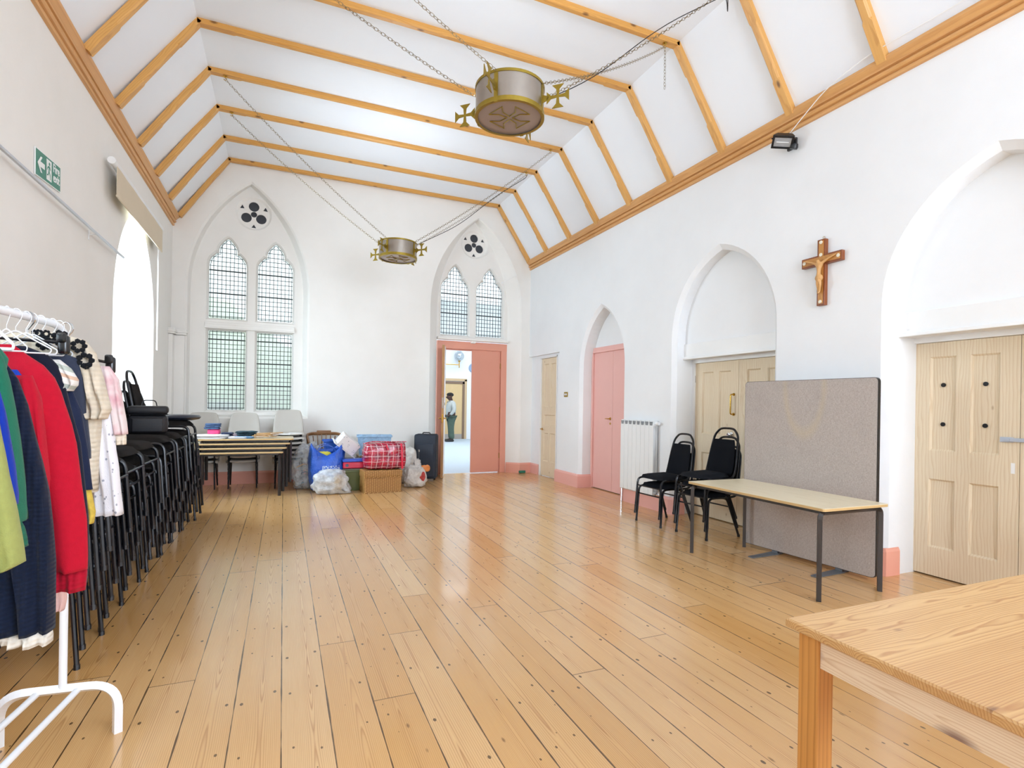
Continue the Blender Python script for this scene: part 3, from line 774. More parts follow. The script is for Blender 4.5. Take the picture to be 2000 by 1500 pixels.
def pendant(c, r, h, hooks, label, loose=None):
    root = thing('pendant_light', label, 'ceiling light', c, 0, 'steel drum pendants on chains'); c = Vector(c)
    bm = B(); lathe(bm, [(r - 0.006, 0), (r, 0), (r, h), (r - 0.006, h)], c, 48, cap=False); lathe(bm, [(r - 0.006, h), (r - 0.006, 0)], c, 48, cap=False); obj('drum', bm, M['steel'], root, smooth=True, recalc=False)
    for nm, z0, z1 in (('brass_band', -0.012, 0.022), ('brass_band', h - 0.012, h + 0.008)):
        bm = B(); lathe(bm, [(r - 0.02, z0), (r + 0.005, z0), (r + 0.005, z1), (r - 0.004, z1)], c, 48, cap=False); obj(nm, bm, M['brass_dull'], root, smooth=True)
    bm = B(); lathe(bm, [(0.001, 0.0), (r - 0.012, 0.0), (r - 0.012, 0.006)], c, 48); obj('diffuser', bm, M['diffuser'], root)
    bm = B(); cp = cross_pattee(r * 0.55)
    inn = [(x * 0.86, y * 0.86) for x, y in cp]
    ro = RZ(0.35)
    def fz(a, b, d=0): return c + ro @ Vector((a, b, 0)) + Vector((0, 0, -0.003 - d))
    n_ = len(cp)
    for i in range(n_): tube(bm, [fz(*cp[i]), fz(*cp[(i + 1) % n_])], 0.0035, 4)
    obj('etched_cross', bm, M['brass_dull'], root)
    for k in range(4):
        an = PI / 4 + k * PI / 2; d = Vector((math.cos(an), math.sin(an), 0)); cc = c + d * (r + 0.125) + Vector((0, 0, h * 0.42))
        bm = B(); fv = lambda a, b, q=0: cc + d * a + Vector((0, 0, b)) + Vector((-d.y, d.x, 0)) * q
        plate(bm, [cross_pattee(0.088)], fv, -0.003, 0.003)
        pr = [(-0.127, h * 0.58), (-0.119, h * 0.58), (-0.119, 0.03), (-0.07, 0.012), (-0.07, -0.012), (-0.119, -0.03), (-0.119, -h * 0.45), (-0.127, -h * 0.45)]
        plate(bm, [pr], fv, -0.003, 0.003); box(bm, cc - d * 0.1225, (0.006, 0.03, h * 1.0), RZ(an))
        obj('brass_cross', bm, M['brass_dull'], root)
    for (hk, ang) in hooks:
        hk = Vector(hk); st = c + Vector((math.cos(ang) * (r + 0.01), math.sin(ang) * (r + 0.01), h * 0.98))
        bm = B(); chain(bm, st, hk - Vector((0, 0, 0.035))); obj('chain', bm, M['chain'], root)
        bm = B(); lathe(bm, [(0.026, 0), (0.026, -0.006), (0.010, -0.012), (0.008, -0.02)], hk, 16)
        tube(bm, [hk + Vector((0.016 * math.sin(t_), 0, -0.034 + 0.016 * math.cos(t_))) for t_ in [k * PI * 1.5 / 8 for k in range(9)]], 0.0035, 6); obj('ceiling_hook', bm, M['brass'], root)
    return root
zt = 5.36
p1 = pendant((1.60, 3.88, 3.655), 0.268, 0.215, [((3.76, 4.72, zt), -PI / 4), ((3.76, 3.83, zt), PI / 4), ((-0.72, 4.72, zt), 3 * PI / 4), ((-0.72, 3.83, zt), -3 * PI / 4)], 'steel drum pendant with brass crosses, the nearer and larger-looking of the two')
p2 = pendant((1.50, 7.80, 3.50), 0.268, 0.215, [((3.75, 7.41, zt), -PI / 4), ((3.75, 8.30, zt), PI / 4), ((-0.71, 7.41, zt), -3 * PI / 4), ((-0.71, 8.30, zt), 3 * PI / 4)], 'steel drum pendant with brass crosses, hanging near the end wall')
p1['label'] = 'steel drum pendant with brass crosses, hung nearer the camera'
bm = B(); chain(bm, (3.76, 4.715, zt - 0.05), (3.762, 4.715, zt - 0.50), 0); obj('loose_chain', bm, M['chain'], p1)
bm = B(); tube(bm, bend([(1.79, 4.11, 3.88), (2.4, 4.03, 4.22), (3.1, 3.93, 4.85), (3.755, 3.83, 5.27), (3.80, 3.86, 5.10), (3.82, 3.88, 5.33)], 0.3), 0.004, 6); obj('power_cable', bm, M['black'], p1)
bm = B(); tube(bm, bend([(1.71, 8.01, 3.73), (2.5, 8.13, 4.22), (3.2, 8.21, 4.86), (3.74, 8.30, 5.27), (3.78, 8.32, 5.34)], 0.3), 0.0045, 6); obj('power_cable', bm, M['black'], p2)

# ------------------------------------------------------------------ things on the walls
# fire exit sign
M['sign_green'] = plain('sign_green', '#2f8570', 0.35, vary=0.02); M['sign_white'] = plain('sign_white', '#f2f5f3', 0.35, vary=0.01)
root = thing('exit_sign', 'green fire exit sign with arrow and running figure on left wall', 'sign', (LW, 5.15, 3.13)); root.rotation_euler = (0.0, 0, 0)
tl = math.radians(4.0)
def fS(a, b, d=0):   # a runs along the wall away from the camera
    return Vector((LW + 0.003 + d, 5.15 + a * math.cos(tl) - b * math.sin(tl) * 0.3, 3.13 + b * math.cos(tl) + a * math.sin(tl)))
bm = B(); plate(bm, [rect(-0.237, 0.237, -0.10, 0.10)], fS, 0, 0.006); obj('sign_board', bm, M['sign_white'], root)
bm = B(); plate(bm, [rect(-0.231, 0.231, -0.094, 0.094)], fS, 0.0065); obj('green_field', bm, M['sign_green'], root, label='green field')
bm = B(); ar = [(-0.205, 0.0), (-0.150, 0.058), (-0.120, 0.058), (-0.155, 0.020), (-0.075, 0.020), (-0.075, -0.020), (-0.155, -0.020), (-0.120, -0.058), (-0.150, -0.058)]
plate(bm, [ar], fS, 0.008); obj('arrow', bm, M['sign_white'], root, label='white arrow')
bm = B(); plate(bm, [rect(-0.045, 0.052, -0.075, 0.080)], fS, 0.008); obj('doorway_symbol', bm, M['sign_white'], root)
bm = B(); plate(bm, [circ(0.008, 0.052, 0.013, 14)], fS, 0.009)
plate(bm, [[(-0.012, 0.034), (0.014, 0.036), (0.036, 0.012), (0.030, 0.006), (0.013, 0.020), (0.010, -0.006), (0.030, -0.030), (0.034, -0.062), (0.024, -0.062), (0.018, -0.034), (0.0, -0.018), (-0.012, -0.038), (-0.038, -0.044), (-0.038, -0.034), (-0.018, -0.028), (-0.008, 0.0), (-0.008, 0.022), (-0.026, 0.012), (-0.034, -0.004), (-0.040, 0.0), (-0.030, 0.020)]], fS, 0.009)
obj('running_figure', bm, M['sign_green'], root)
cu = bpy.data.curves.new('lettering', 'FONT'); cu.body = 'Fire\nexit'; cu.size = 0.088; cu.space_line = 0.78; cu.extrude = 0.0008; cu.offset = 0.0018
o = bpy.data.objects.new('lettering_curve', cu); COL.objects.link(o); bpy.context.view_layer.update()
me = bpy.data.meshes.new_from_object(o.evaluated_get(bpy.context.evaluated_depsgraph_get())); bpy.data.objects.remove(o, do_unlink=True); me.materials.clear(); me.materials.append(M['sign_white'])
o = bpy.data.objects.new('lettering', me); COL.objects.link(o); o.parent = root
o.matrix_local = Matrix.Translation((0.0115, 0.078, 0.026)) @ Matrix.Rotation(PI / 2, 4, 'Z') @ Matrix.Rotation(PI / 2 , 4, 'X') @ Matrix.Rotation(tl, 4, 'Z'); o.scale = (0.95, 1.05, 1)

root = thing('curtain_rail', 'long white curtain rail below the fire exit sign', 'rail', (LW, 4.0, 2.93))
bm = B(); tube(bm, [(LW + 0.065, 1.0, 2.93), (LW + 0.065, 6.99, 2.93)], 0.013, 8); obj('rail', bm, plain('shaded_white_rail', '#c6cbd3', 0.3, 0.2), root, smooth=True)  # white rail, its grey-blue shading put into the base colour
for y in (6.10, 3.3):
    bm = B(); rbox(bm, (LW + 0.004, y, 2.91), (0.006, 0.03, 0.09), 0.002); tube(bm, [(LW + 0.005, y, 2.915), (LW + 0.06, y, 2.925)], 0.006, 6); obj('bracket', bm, M['white'], root)

M['blind'] = plain('blind_cloth', '#dccdb4', 0.85, bump=0.2, bscale=300, vary=0.04)
root = thing('roller_blind', 'beige roller blind raised over the side window', 'blind', (LW, 7.7, 3.7))
bm = B(); tube(bm, [(LW + 0.075, 6.47, 3.775), (LW + 0.075, 8.80, 3.775)], 0.036, 16); obj('roller_tube', bm, M['white'], root, smooth=True)
bm = B(); n_ = 24
loft(bm, [[(LW + 0.10 + 0.001 * math.sin(k * 1.1), 6.56 + (8.76 - 6.56) * k / n_, z) for k in range(n_ + 1)] for z in (3.79, 3.46)], closed_ring=False)
obj('blind_cloth', bm, M['blind'], root, solid=0.004)
bm = B(); rbox(bm, (LW + 0.10, 7.66, 3.455), (0.012, 2.21, 0.022), 0.004); obj('bottom_bar', bm, M['blind'], root)
bm = B()
for y in (8.58, 8.63): tube(bm, [(LW + 0.085, y, 3.78), (LW + 0.085, y, 2.07)], 0.0028, 5)
obj('pull_cord', bm, M['white'], root)

root = thing('floodlight', 'small black halogen floodlight under right cornice', 'floodlight', (RW - 0.12, 3.86, 4.08))
q = RX(0.30) @ RZ(0.75) @ RY(math.radians(-48)) @ Matrix.Scale(1.15, 3); c0 = Vector((RW - 0.135, 3.86, 4.10))
bm = B(); sec = [[c0 + q @ Vector(p) for p in L] for L in ([(-0.05, -0.085, -0.06), (-0.05, 0.085, -0.06), (-0.05, 0.085, 0.06), (-0.05, -0.085, 0.06)], [(-0.035, -0.085, -0.06), (-0.035, 0.085, -0.06), (-0.035, 0.085, 0.06), (-0.035, -0.085, 0.06)], [(0.03, -0.06, -0.035), (0.03, 0.06, -0.035), (0.03, 0.06, 0.035), (0.03, -0.06, 0.035)])]
sec.insert(0, [c0 + q @ Vector(p) for p in [(-0.05, -0.07, -0.046), (-0.05, 0.07, -0.046), (-0.05, 0.07, 0.046), (-0.05, -0.07, 0.046)]]); sec.insert(0, [c0 + q @ Vector(p) for p in [(-0.03, -0.06, -0.036), (-0.03, 0.06, -0.036), (-0.03, 0.06, 0.036), (-0.03, -0.06, 0.036)]])
loft(bm, sec, caps=True); obj('lamp_housing', bm, M['black'], root)
bm = B(); box(bm, c0 + q @ Vector((-0.043, 0, 0)), (0.002, 0.138, 0.09), q); obj('front_glass', bm, plain('silvery_reflector', '#b6babf', 0.3, 0.3, vary=0.15, vscale=25), root, label='silvery reflector glass')
bm = B(); tube(bm, [c0 + q @ Vector((-0.046, -0.05, 0)), c0 + q @ Vector((-0.046, 0.05, 0))], 0.004, 6); obj('halogen_tube', bm, M['white'], root)
bm = B(); tube(bm, bend([c0 + q @ Vector((0, -0.095, 0)), c0 + Vector((0.09, -0.06, 0.0)), c0 + Vector((0.09, 0.06, 0.0)), c0 + q @ Vector((0, 0.095, 0))], 0.03), 0.007, 6); box(bm, (RW - 0.012, 3.86, 4.07), (0.024, 0.10, 0.10)); lathe(bm, [(0.035, 0), (0.038, 0.02), (0.03, 0.05)], (RW - 0.07, 3.80, 3.985), 14, RX(0.4)); obj('bracket', bm, M['black'], root, smooth=True)
tag(obj('cable', (lambda bm: (tube(bm, bend([(RW - 0.10, 3.84, 4.13), (RW - 0.105, 3.66, 4.24), (RW - 0.12, 3.42, 4.37), (RW - 0.14, 3.05, 4.44), (RW - 0.13, 2.5, 4.43), (RW - 0.13, 1.2, 4.44)], 0.2), 0.004, 6), bm)[1])(B()), M['white']), 'thin white cable running up over right cornice from floodlight', 'cable')

# crucifix
M['mahogany'] = wood('crucifix_dark_wood', '#8f4f28', '#653116', 2, 60, 0.35, knots=0)
M['inlay'] = wood('crucifix_light_inlay', '#c98d45', '#8f5c25', 2, 90, 0.4, knots=0)
M['carved'] = plain('carved_pale_wood', '#cf9d62', 0.5, vary=0.12, vscale=40)
M['pearl'] = plain('shell_roundel', '#e8e2cf', 0.2, vary=0.2, vscale=60)
root = thing('crucifix', 'dark wooden crucifix with carved figure and pale roundels', 'crucifix', (RW, 3.50, 2.70)); cy_ = 3.50
bm = B(); L = [(cy_ + a, b) for a, b in [(-0.04, 2.385), (0.04, 2.385), (0.04, 2.77), (0.205, 2.77), (0.205, 2.862), (0.04, 2.862), (0.04, 3.01), (-0.04, 3.01), (-0.04, 2.862), (-0.205, 2.862), (-0.205, 2.77), (-0.04, 2.77)]]
plate(bm, [L], lambda a, b, d=0: Vector((RW - d, a, b)), 0.004, 0.045); obj('cross', bm, M['mahogany'], root, bevel=0.003)
bm = B(); plate(bm, [grow(L, -0.016)], lambda a, b, d=0: Vector((RW - d, a, b)), 0.045, 0.049); obj('inlay', bm, M['inlay'], root)
for a, b in ((0, 2.98), (0, 2.862), (0.172, 2.816), (-0.172, 2.816), (0, 2.42)):
    bm = B(); lathe(bm, [(0.016, 0), (0.017, 0.004), (0.008, 0.007), (0.006, 0.004)], (RW - 0.049, cy_ + a, b), 12, RY(-PI / 2))
    obj('shell_roundel', bm, M['pearl'], root, label='pale shell roundel')
X0 = RW - 0.072
skin('carved_figure', {'p': ((X0, cy_ + .004, 2.655), .026, .020), 'w': ((X0, cy_, 2.70), .021, .016), 'ch': ((X0, cy_, 2.755), .031, .019), 'n': ((X0 - .004, cy_ + .004, 2.79), .013, .013), 'hd': ((X0 - .012, cy_ + .012, 2.815), .020, .022),
     'sl': ((X0, cy_ + .03, 2.778), .013, .013), 'el': ((X0 + .003, cy_ + .085, 2.805), .0095, .0095), 'hl': ((X0 + .012, cy_ + .145, 2.828), .0075, .0075), 'fl': ((X0 + .012, cy_ + .158, 2.832), .004, .003),
     'sr': ((X0, cy_ - .03, 2.778), .013, .013), 'er': ((X0 + .003, cy_ - .085, 2.805), .0095, .0095), 'hr': ((X0 + .012, cy_ - .145, 2.828), .0075, .0075), 'fr': ((X0 + .012, cy_ - .158, 2.832), .004, .003),
     'kl': ((X0 - .024, cy_ - .004, 2.585), .015, .015), 'al': ((X0 + .006, cy_ + .006, 2.515), .010, .010), 'tl': ((X0 - .012, cy_ + .006, 2.495), .006, .004),
     'kr': ((X0 - .022, cy_ - .028, 2.585), .015, .015), 'ar': ((X0 + .004, cy_ - .004, 2.515), .010, .010), 'tr': ((X0 - .014, cy_ - .003, 2.495), .006, .004)},
     [('p', 'w'), ('w', 'ch'), ('ch', 'n'), ('n', 'hd'), ('ch', 'sl'), ('sl', 'el'), ('el', 'hl'), ('hl', 'fl'), ('ch', 'sr'), ('sr', 'er'), ('er', 'hr'), ('hr', 'fr'), ('p', 'kl'), ('kl', 'al'), ('al', 'tl'), ('p', 'kr'), ('kr', 'ar'), ('ar', 'tr')], M['carved'], root)
bm = B(); res = bmesh.ops.create_icosphere(bm, subdivisions=3, radius=1.0)
for v in bm.verts: v.co = Vector((X0 - 0.002 + v.co.x * 0.027, cy_ - 0.002 + v.co.y * (0.036 - 0.008 * v.co.z), 2.645 + v.co.z * 0.036)) * 1.0
obj('loincloth', bm, M['carved'], root, smooth=True)
bm = B(); tube(bm, [(RW - 0.01, cy_ + 0.01 * math.cos(t_), 3.03 + 0.012 * math.sin(t_)) for t_ in [k * 2 * PI / 8 for k in range(8)]], 0.002, 5, closed=True); tube(bm, [(RW - 0.01, cy_, 3.01), (RW - 0.01, cy_, 3.02)], 0.003, 5); obj('hanging_loop', bm, M['brass'], root)

# switches
root = thing('light_switch', 'small brass triple light switch beside narrow pine door', 'switch', (RW, 8.49, 1.605))
bm = B(); rbox(bm, (RW - 0.004, 8.49, 1.605), (0.008, 0.135, 0.088), 0.003); obj('switch_plate', bm, M['brass_dull'], root)
for k in range(3): bm = B(); rbox(bm, (RW - 0.010, 8.49 + (k - 1) * 0.034, 1.605), (0.010, 0.018, 0.036), 0.003, 1); obj('rocker', bm, M['white'], root)
bm = B(); rbox(bm, (4.54, BK - 0.05, 0.03), (0.14, 0.05, 0.05), 0.01); tag(obj('door_wedge', bm, plain('green_rubber', '#2f7a63', 0.6)), 'small green rubber block at foot of end wall', 'door stop')
tag(obj('white_cord', (lambda bm: (tube(bm, [(4.05, BK - 0.012, 3.88), (4.36, BK - 0.012, 4.06)], 0.004, 5), lathe(bm, [(0.02, 0), (0.02, 0.01)], (4.05, BK - 0.004, 3.88), 12, RX(PI / 2)), bm)[2])(B()), M['white']), 'short white cord pinned on end wall beside right arch', 'cord')

# radiator
M['radiator'] = plain('radiator_enamel', '#eeefee', 0.3, vary=0.01); M['rad_dark'] = plain('radiator_slot', '#8b9094', 0.5)
root = thing('radiator', 'white column radiator between pink doors and pine doors', 'radiator', (4.63, 6.26, 0.15)); y0, y1 = 5.88, 6.64; nS = 8; pw = (y1 - y0) / nS
for k in range(nS):
    yc = y0 + pw * (k + 0.5); bm = B()
    rbox(bm, (4.598, yc, 0.675), (0.008, pw - 0.003, 0.93), 0.003, 1); box(bm, (4.630, yc, 0.70), (0.06, 0.012, 1.0)); rbox(bm, (4.665, yc, 0.70), (0.008, pw - 0.012, 1.0), 0.003, 1)
    rbox(bm, (4.635, yc, 0.22), (0.05, pw - 0.001, 0.045), 0.01, 1)
    loft(bm, [[(4.594, yc - pw * .47, 1.14), (4.594, yc + pw * .47, 1.14), (4.67, yc + pw * .47, 1.15), (4.67, yc - pw * .47, 1.15)], [(4.607, yc - pw * .44, 1.215), (4.607, yc + pw * .44, 1.215), (4.67, yc + pw * .44, 1.215), (4.67, yc - pw * .44, 1.215)]], caps=True)
    sct = obj('section', bm, M['radiator'], root)
    bm = B(); box(bm, (4.598, yc + 0.004, 1.177), (0.012, pw * 0.55, 0.05), RY(-0.15)); obj('vent_slot', bm, M['rad_dark'], sct, label='grey vent slot')
bm = B(); tube(bm, [(4.64, y0, 0.22), (4.64, y0 - 0.09, 0.22)], 0.012, 8); tube(bm, [(4.64, y0 - 0.09, 0.24), (4.64, y0 - 0.09, 0.0)], 0.009, 8); lathe(bm, [(0.02, -0.03), (0.024, 0), (0.02, 0.05)], (4.64, y0 - 0.09, 0.25), 12); obj('pipe', bm, M['chrome'], root, smooth=True); bm = B()
tube(bm, [(4.64, y1, 0.22), (4.64, y1 + 0.02, 0.22), (4.64, y1 + 0.02, 0.0)], 0.009, 8); obj('pipe', bm, M['chrome'], root, smooth=True)
bm = B(); tube(bm, [(4.64, y0, 1.18), (4.64, y0 - 0.06, 1.18)], 0.022, 10); obj('bleed_cap', bm, M['white'], root)

# ------------------------------------------------------------------ black stacking chairs
M['chair_fabric'] = plain('black_chair_fabric', '#111319', 0.95, bump=0.5, bscale=500, spec=0.2)
M['chair_brown'] = plain('dark_brown_chair_fabric', '#1d1917', 0.95, bump=0.5, bscale=500, spec=0.2)
M['rubber'] = plain('black_rubber', '#101114', 0.6)
def cushion(bm, f, nu=10, nv=10, pw=3.2):
    """closed pillow: f(u, v, side) with u, v in -1..1"""
    G = {}
    for s in (1, -1):
        for i in range(nu + 1):
            for j in range(nv + 1):
                u = -1 + 2 * i / nu; v_ = -1 + 2 * j / nv; e = 1 - max(abs(u), abs(v_)) ** pw
                if s == -1 and (i in (0, nu) or j in (0, nv)): G[s, i, j] = G[1, i, j]; continue
                G[s, i, j] = bm.verts.new(f(u, v_, s * max(e, 0)))
    for s in (1, -1):
        for i in range(nu):
            for j in range(nv):
                q_ = [G[s, i, j], G[s, i + 1, j], G[s, i + 1, j + 1], G[s, i, j + 1]]
                if s == -1: q_.reverse()
                if len(set(q_)) == 4: bm.faces.new(q_)
def black_chair(fabric):
    root = thing('stacking_chair', '', 'chair', (0, 0, 0))
    bm = B()
    def fs(u, v, e):
        k = 1 - 0.09 * (v * v) * (u * u)
        wy = 0.215 + 0.012 * u; xx = 0.215 * u
        r = 1 - 0.16 * (abs(u) ** 3) * (abs(v) ** 3)
        return Vector((0.0 + xx * r, wy * v * r, 0.450 + 0.050 * max(e, 0) ** 0.6 - 0.014 * max(-e, 0) ** 0.5 - 0.01 * (1 - v * v) * 0 - 0.006 * u))
    cushion(bm, fs, 10, 10); obj('seat', bm, fabric, root, smooth=True, angle=75)
    bm = B()
    def fb(u, v, e):
        z = 0.665 + 0.185 * u; hw = 0.192 - 0.032 * (u + 1) / 2; r = 1 - 0.10 * (abs(u) ** 4) * (abs(v) ** 4)
        x = -0.235 - 0.085 * (z - 0.48) / 0.42 - 0.028 * (1 - v * v) + 0.02
        return Vector((x + 0.020 * e, hw * v * r, z))
    cushion(bm, fb, 8, 8, 5); obj('backrest', bm, fabric, root, smooth=True, angle=75)
    bm = B(); P = []
    side = [(0.10, 0.205, 0.438), (-0.10, 0.200, 0.432), (-0.215, 0.197, 0.440), (-0.245, 0.200, 0.52), (-0.29, 0.182, 0.75), (-0.322, 0.163, 0.90), (-0.335, 0.10, 0.965), (-0.337, 0.05, 0.975)]
    P = [Vector(p) for p in side]; P = P + [Vector((p.x, -p.y, p.z)) for p in reversed(P)]
    tube(bm, bend(P, 0.06, 4), 0.0125, 8); obj('back_frame', bm, M['black_metal'], root, smooth=True)
    for s in (1, -1):
        bm = B(); tube(bm, bend([(0.07, 0.205 * s, 0.438), (0.205, 0.213 * s, 0.436), (0.235, 0.222 * s, 0.02)], 0.06, 5), 0.0125, 8)
        tube(bm, [(0.2352, 0.2222 * s, 0.025), (0.2355, 0.2226 * s, 0.0)], 0.015, 8); obj('leg', bm, M['black_metal'], root, smooth=True)
        bm = B(); tube(bm, bend([(0.02, 0.19 * s, 0.436), (-0.08, 0.196 * s, 0.425), (-0.235, 0.222 * s, 0.02)], 0.07, 5), 0.0125, 8)
        tube(bm, [(-0.2355, 0.2222 * s, 0.025), (-0.237, 0.2226 * s, 0.0)], 0.015, 8); obj('leg', bm, M['black_metal'], root, smooth=True)
    for x, z, h in ((0.218, 0.345, 0.213), (-0.12, 0.33, 0.20)):
        bm = B(); tube(bm, [(x, -h, z), (x, h, z)], 0.008, 6); obj('stretcher', bm, M['black_metal'], root, smooth=True)
    return root
ORD = ['bottom', 'second', 'third', 'fourth', 'fifth', 'sixth', 'seventh', 'eighth']
protoA = black_chair(M['chair_fabric']); TA = tree(protoA)
protoB = black_chair(M['chair_brown']); TB = tree(protoB)
used = {'A': False, 'B': False}
PITCH = 0.10
def put_chair(kind, x, y, z, rz, label, group):
    T_, pr = (TA, protoA) if kind == 'A' else (TB, protoB)
    if not used[kind]: r = pr; used[kind] = True
    else: r = dup_tree(T_)
    r.location = (x, y, z); r.rotation_euler = (0, 0, rz); r['label'] = label; r['category'] = 'chair'; r['group'] = group
    return r
def stack(kind, x, y, n, rz, where, group, tilt=0, sh=0.022):
    for k in range(n):
        d = Vector((math.cos(rz), math.sin(rz), 0)) * sh * k
        pos = 'top' if k == n - 1 else (ORD[k] if k == 0 else ORD[k] + ' from floor')
        put_chair(kind, x + d.x, y + d.y, PITCH * 1.0 * k, rz, 'black padded chair, %s of the stack %s' % (pos, where), group)
stack('A', 4.265, 5.235, 2, PI + 0.03, 'nearest the radiator', 'black chairs beside the radiator')
stack('A', 4.345, 4.60, 3, PI + 0.05, 'behind the low table', 'black chairs beside the radiator')
G_ = 'black chairs stacked along the left wall'
stack('B', -1.20, 3.63, 7, 0.02, 'nearest the clothes rail', G_)
stack('B', -1.225, 4.145, 7, 0.0, 'second from the clothes rail', G_)
stack('B', -1.235, 4.66, 7, -0.02, 'third along left wall', G_)
stack('B', -1.235, 5.36, 7, 0.01, 'under the black cooler bag', G_)
stack('B', -1.23, 5.87, 7, 0.02, 'just past the cooler bag', G_)
stack('B', -1.225, 6.37, 8, 0.0, 'that is tallest on left wall', G_)
stack('B', -1.215, 6.87, 6, 0.02, 'beside the folding tables', G_)
stack('B', -1.16, 7.37, 2, 0.0, 'farthest along left wall', G_)

# ------------------------------------------------------------------ screen and folding table by the right wall
M['screen_cloth'] = NT('screen_felt'); t = M['screen_cloth']; X = t.xyz()
tc = t.n('ShaderNodeTexCoord')
wv_ = t.noise(t.comb(t.ma('MULTIPLY', X[0], 300), t.ma('MULTIPLY', X[1], 300), t.ma('MULTIPLY', X[2], 60)), 1.0, 2); wh_ = t.noise(t.comb(t.ma('MULTIPLY', X[0], 60), t.ma('MULTIPLY', X[1], 60), t.ma('MULTIPLY', X[2], 300)), 1.0, 2)
wf = t.ma('MULTIPLY', t.ma('ADD', wv_, wh_), 0.5)
col = t.mix(t.ramp(wf, [(0.35, 0.0), (0.65, 1.0)]), lin('#a1968e'), lin('#beb4ad'))
dd = t.ma('SQRT', t.ma('ADD', t.ma('POWER', t.ma('DIVIDE', X[1], 0.19), 2.0), t.ma('POWER', t.ma('DIVIDE', t.ma('SUBTRACT', X[2], 1.62), 0.44), 2.0)))
st = t.ramp(t.ma('ABSOLUTE', t.ma('SUBTRACT', dd, 1.0)), [(0.0, 0.32), (0.14, 0.1), (0.2, 0.0)])
col = t.mix(st, col, lin('#c5b18a')); 
col = t.mix(t.ramp(t.noise(tc.outputs['Object'], 3.5, 3), [(0.55, 0.0), (0.8, 0.25)]), col, lin('#8c8480'))
t.p(Base_Color=col, Roughness=0.95, Specular_IOR_Level=0.1); t.bump(wf, 0.3, 0.002); M['screen_cloth'] = t.m
a_ = Vector((4.385, 4.115, 0)); b_ = Vector((4.475, 2.835, 0)); md = (a_ + b_) / 2; ln = (b_ - a_).length; rz = math.atan2((a_ - b_).y, (a_ - b_).x) - PI / 2
root = thing('display_screen', 'large grey-brown felt display screen behind the low table', 'screen', (md.x, md.y, 0), rz)
def rr_rect(hw, z0, z1, r, n=5):
    out = []
    for cx, cz, a0 in ((hw - r, z0 + r, -PI / 2), (hw - r, z1 - r, 0), (-hw + r, z1 - r, PI / 2), (-hw + r, z0 + r, PI)):
        out += [(cx + r * math.cos(a0 + PI / 2 * k / n), cz + r * math.sin(a0 + PI / 2 * k / n)) for k in range(n + 1)]
    return out
ZT = 1.675
bm = B(); L = rr_rect(ln / 2 - 0.004, 0.034, ZT - 0.004, 0.03); plate(bm, [L], lambda a, b, d=0: Vector((d, a, b)), -0.019, 0.019); obj('felt_panel', bm, M['screen_cloth'], root)
bm = B(); L = rr_rect(ln / 2, 0.03, ZT, 0.034); L2 = rr_rect(ln / 2 - 0.0035, 0.0335, ZT - 0.0035, 0.031)
for d0, d1 in ((-0.0175, 0.0175),):
    loft(bm, [[(d0, a, b) for a, b in L2], [(d0, a, b) for a, b in L], [(d1, a, b) for a, b in L], [(d1, a, b) for a, b in L2]])
obj('edge_trim', bm, M['black'], root, label='dark edge trim')
for yy in (0.28, -0.60 + 0.28 - 0.02):
    bm = B(); s = [(-0.30, yy - 0.05 + 0.0, 0.004), (-0.28, yy - 0.02, 0.004)]
    L = [(-0.36, -0.022), (-0.35, -0.03), (-0.02, -0.045), (0.14, -0.03), (0.14, 0.03), (-0.02, 0.045), (-0.35, 0.03), (-0.36, 0.022)]
    plate(bm, [L], lambda a, b, d=0: Vector((a, yy + b, d)), 0.002, 0.009); box(bm, (0, yy, 0.02), (0.03, 0.06, 0.026)); obj('foot', bm, plain('grey_steel_foot', '#6f7378', 0.5, 0.3), root)

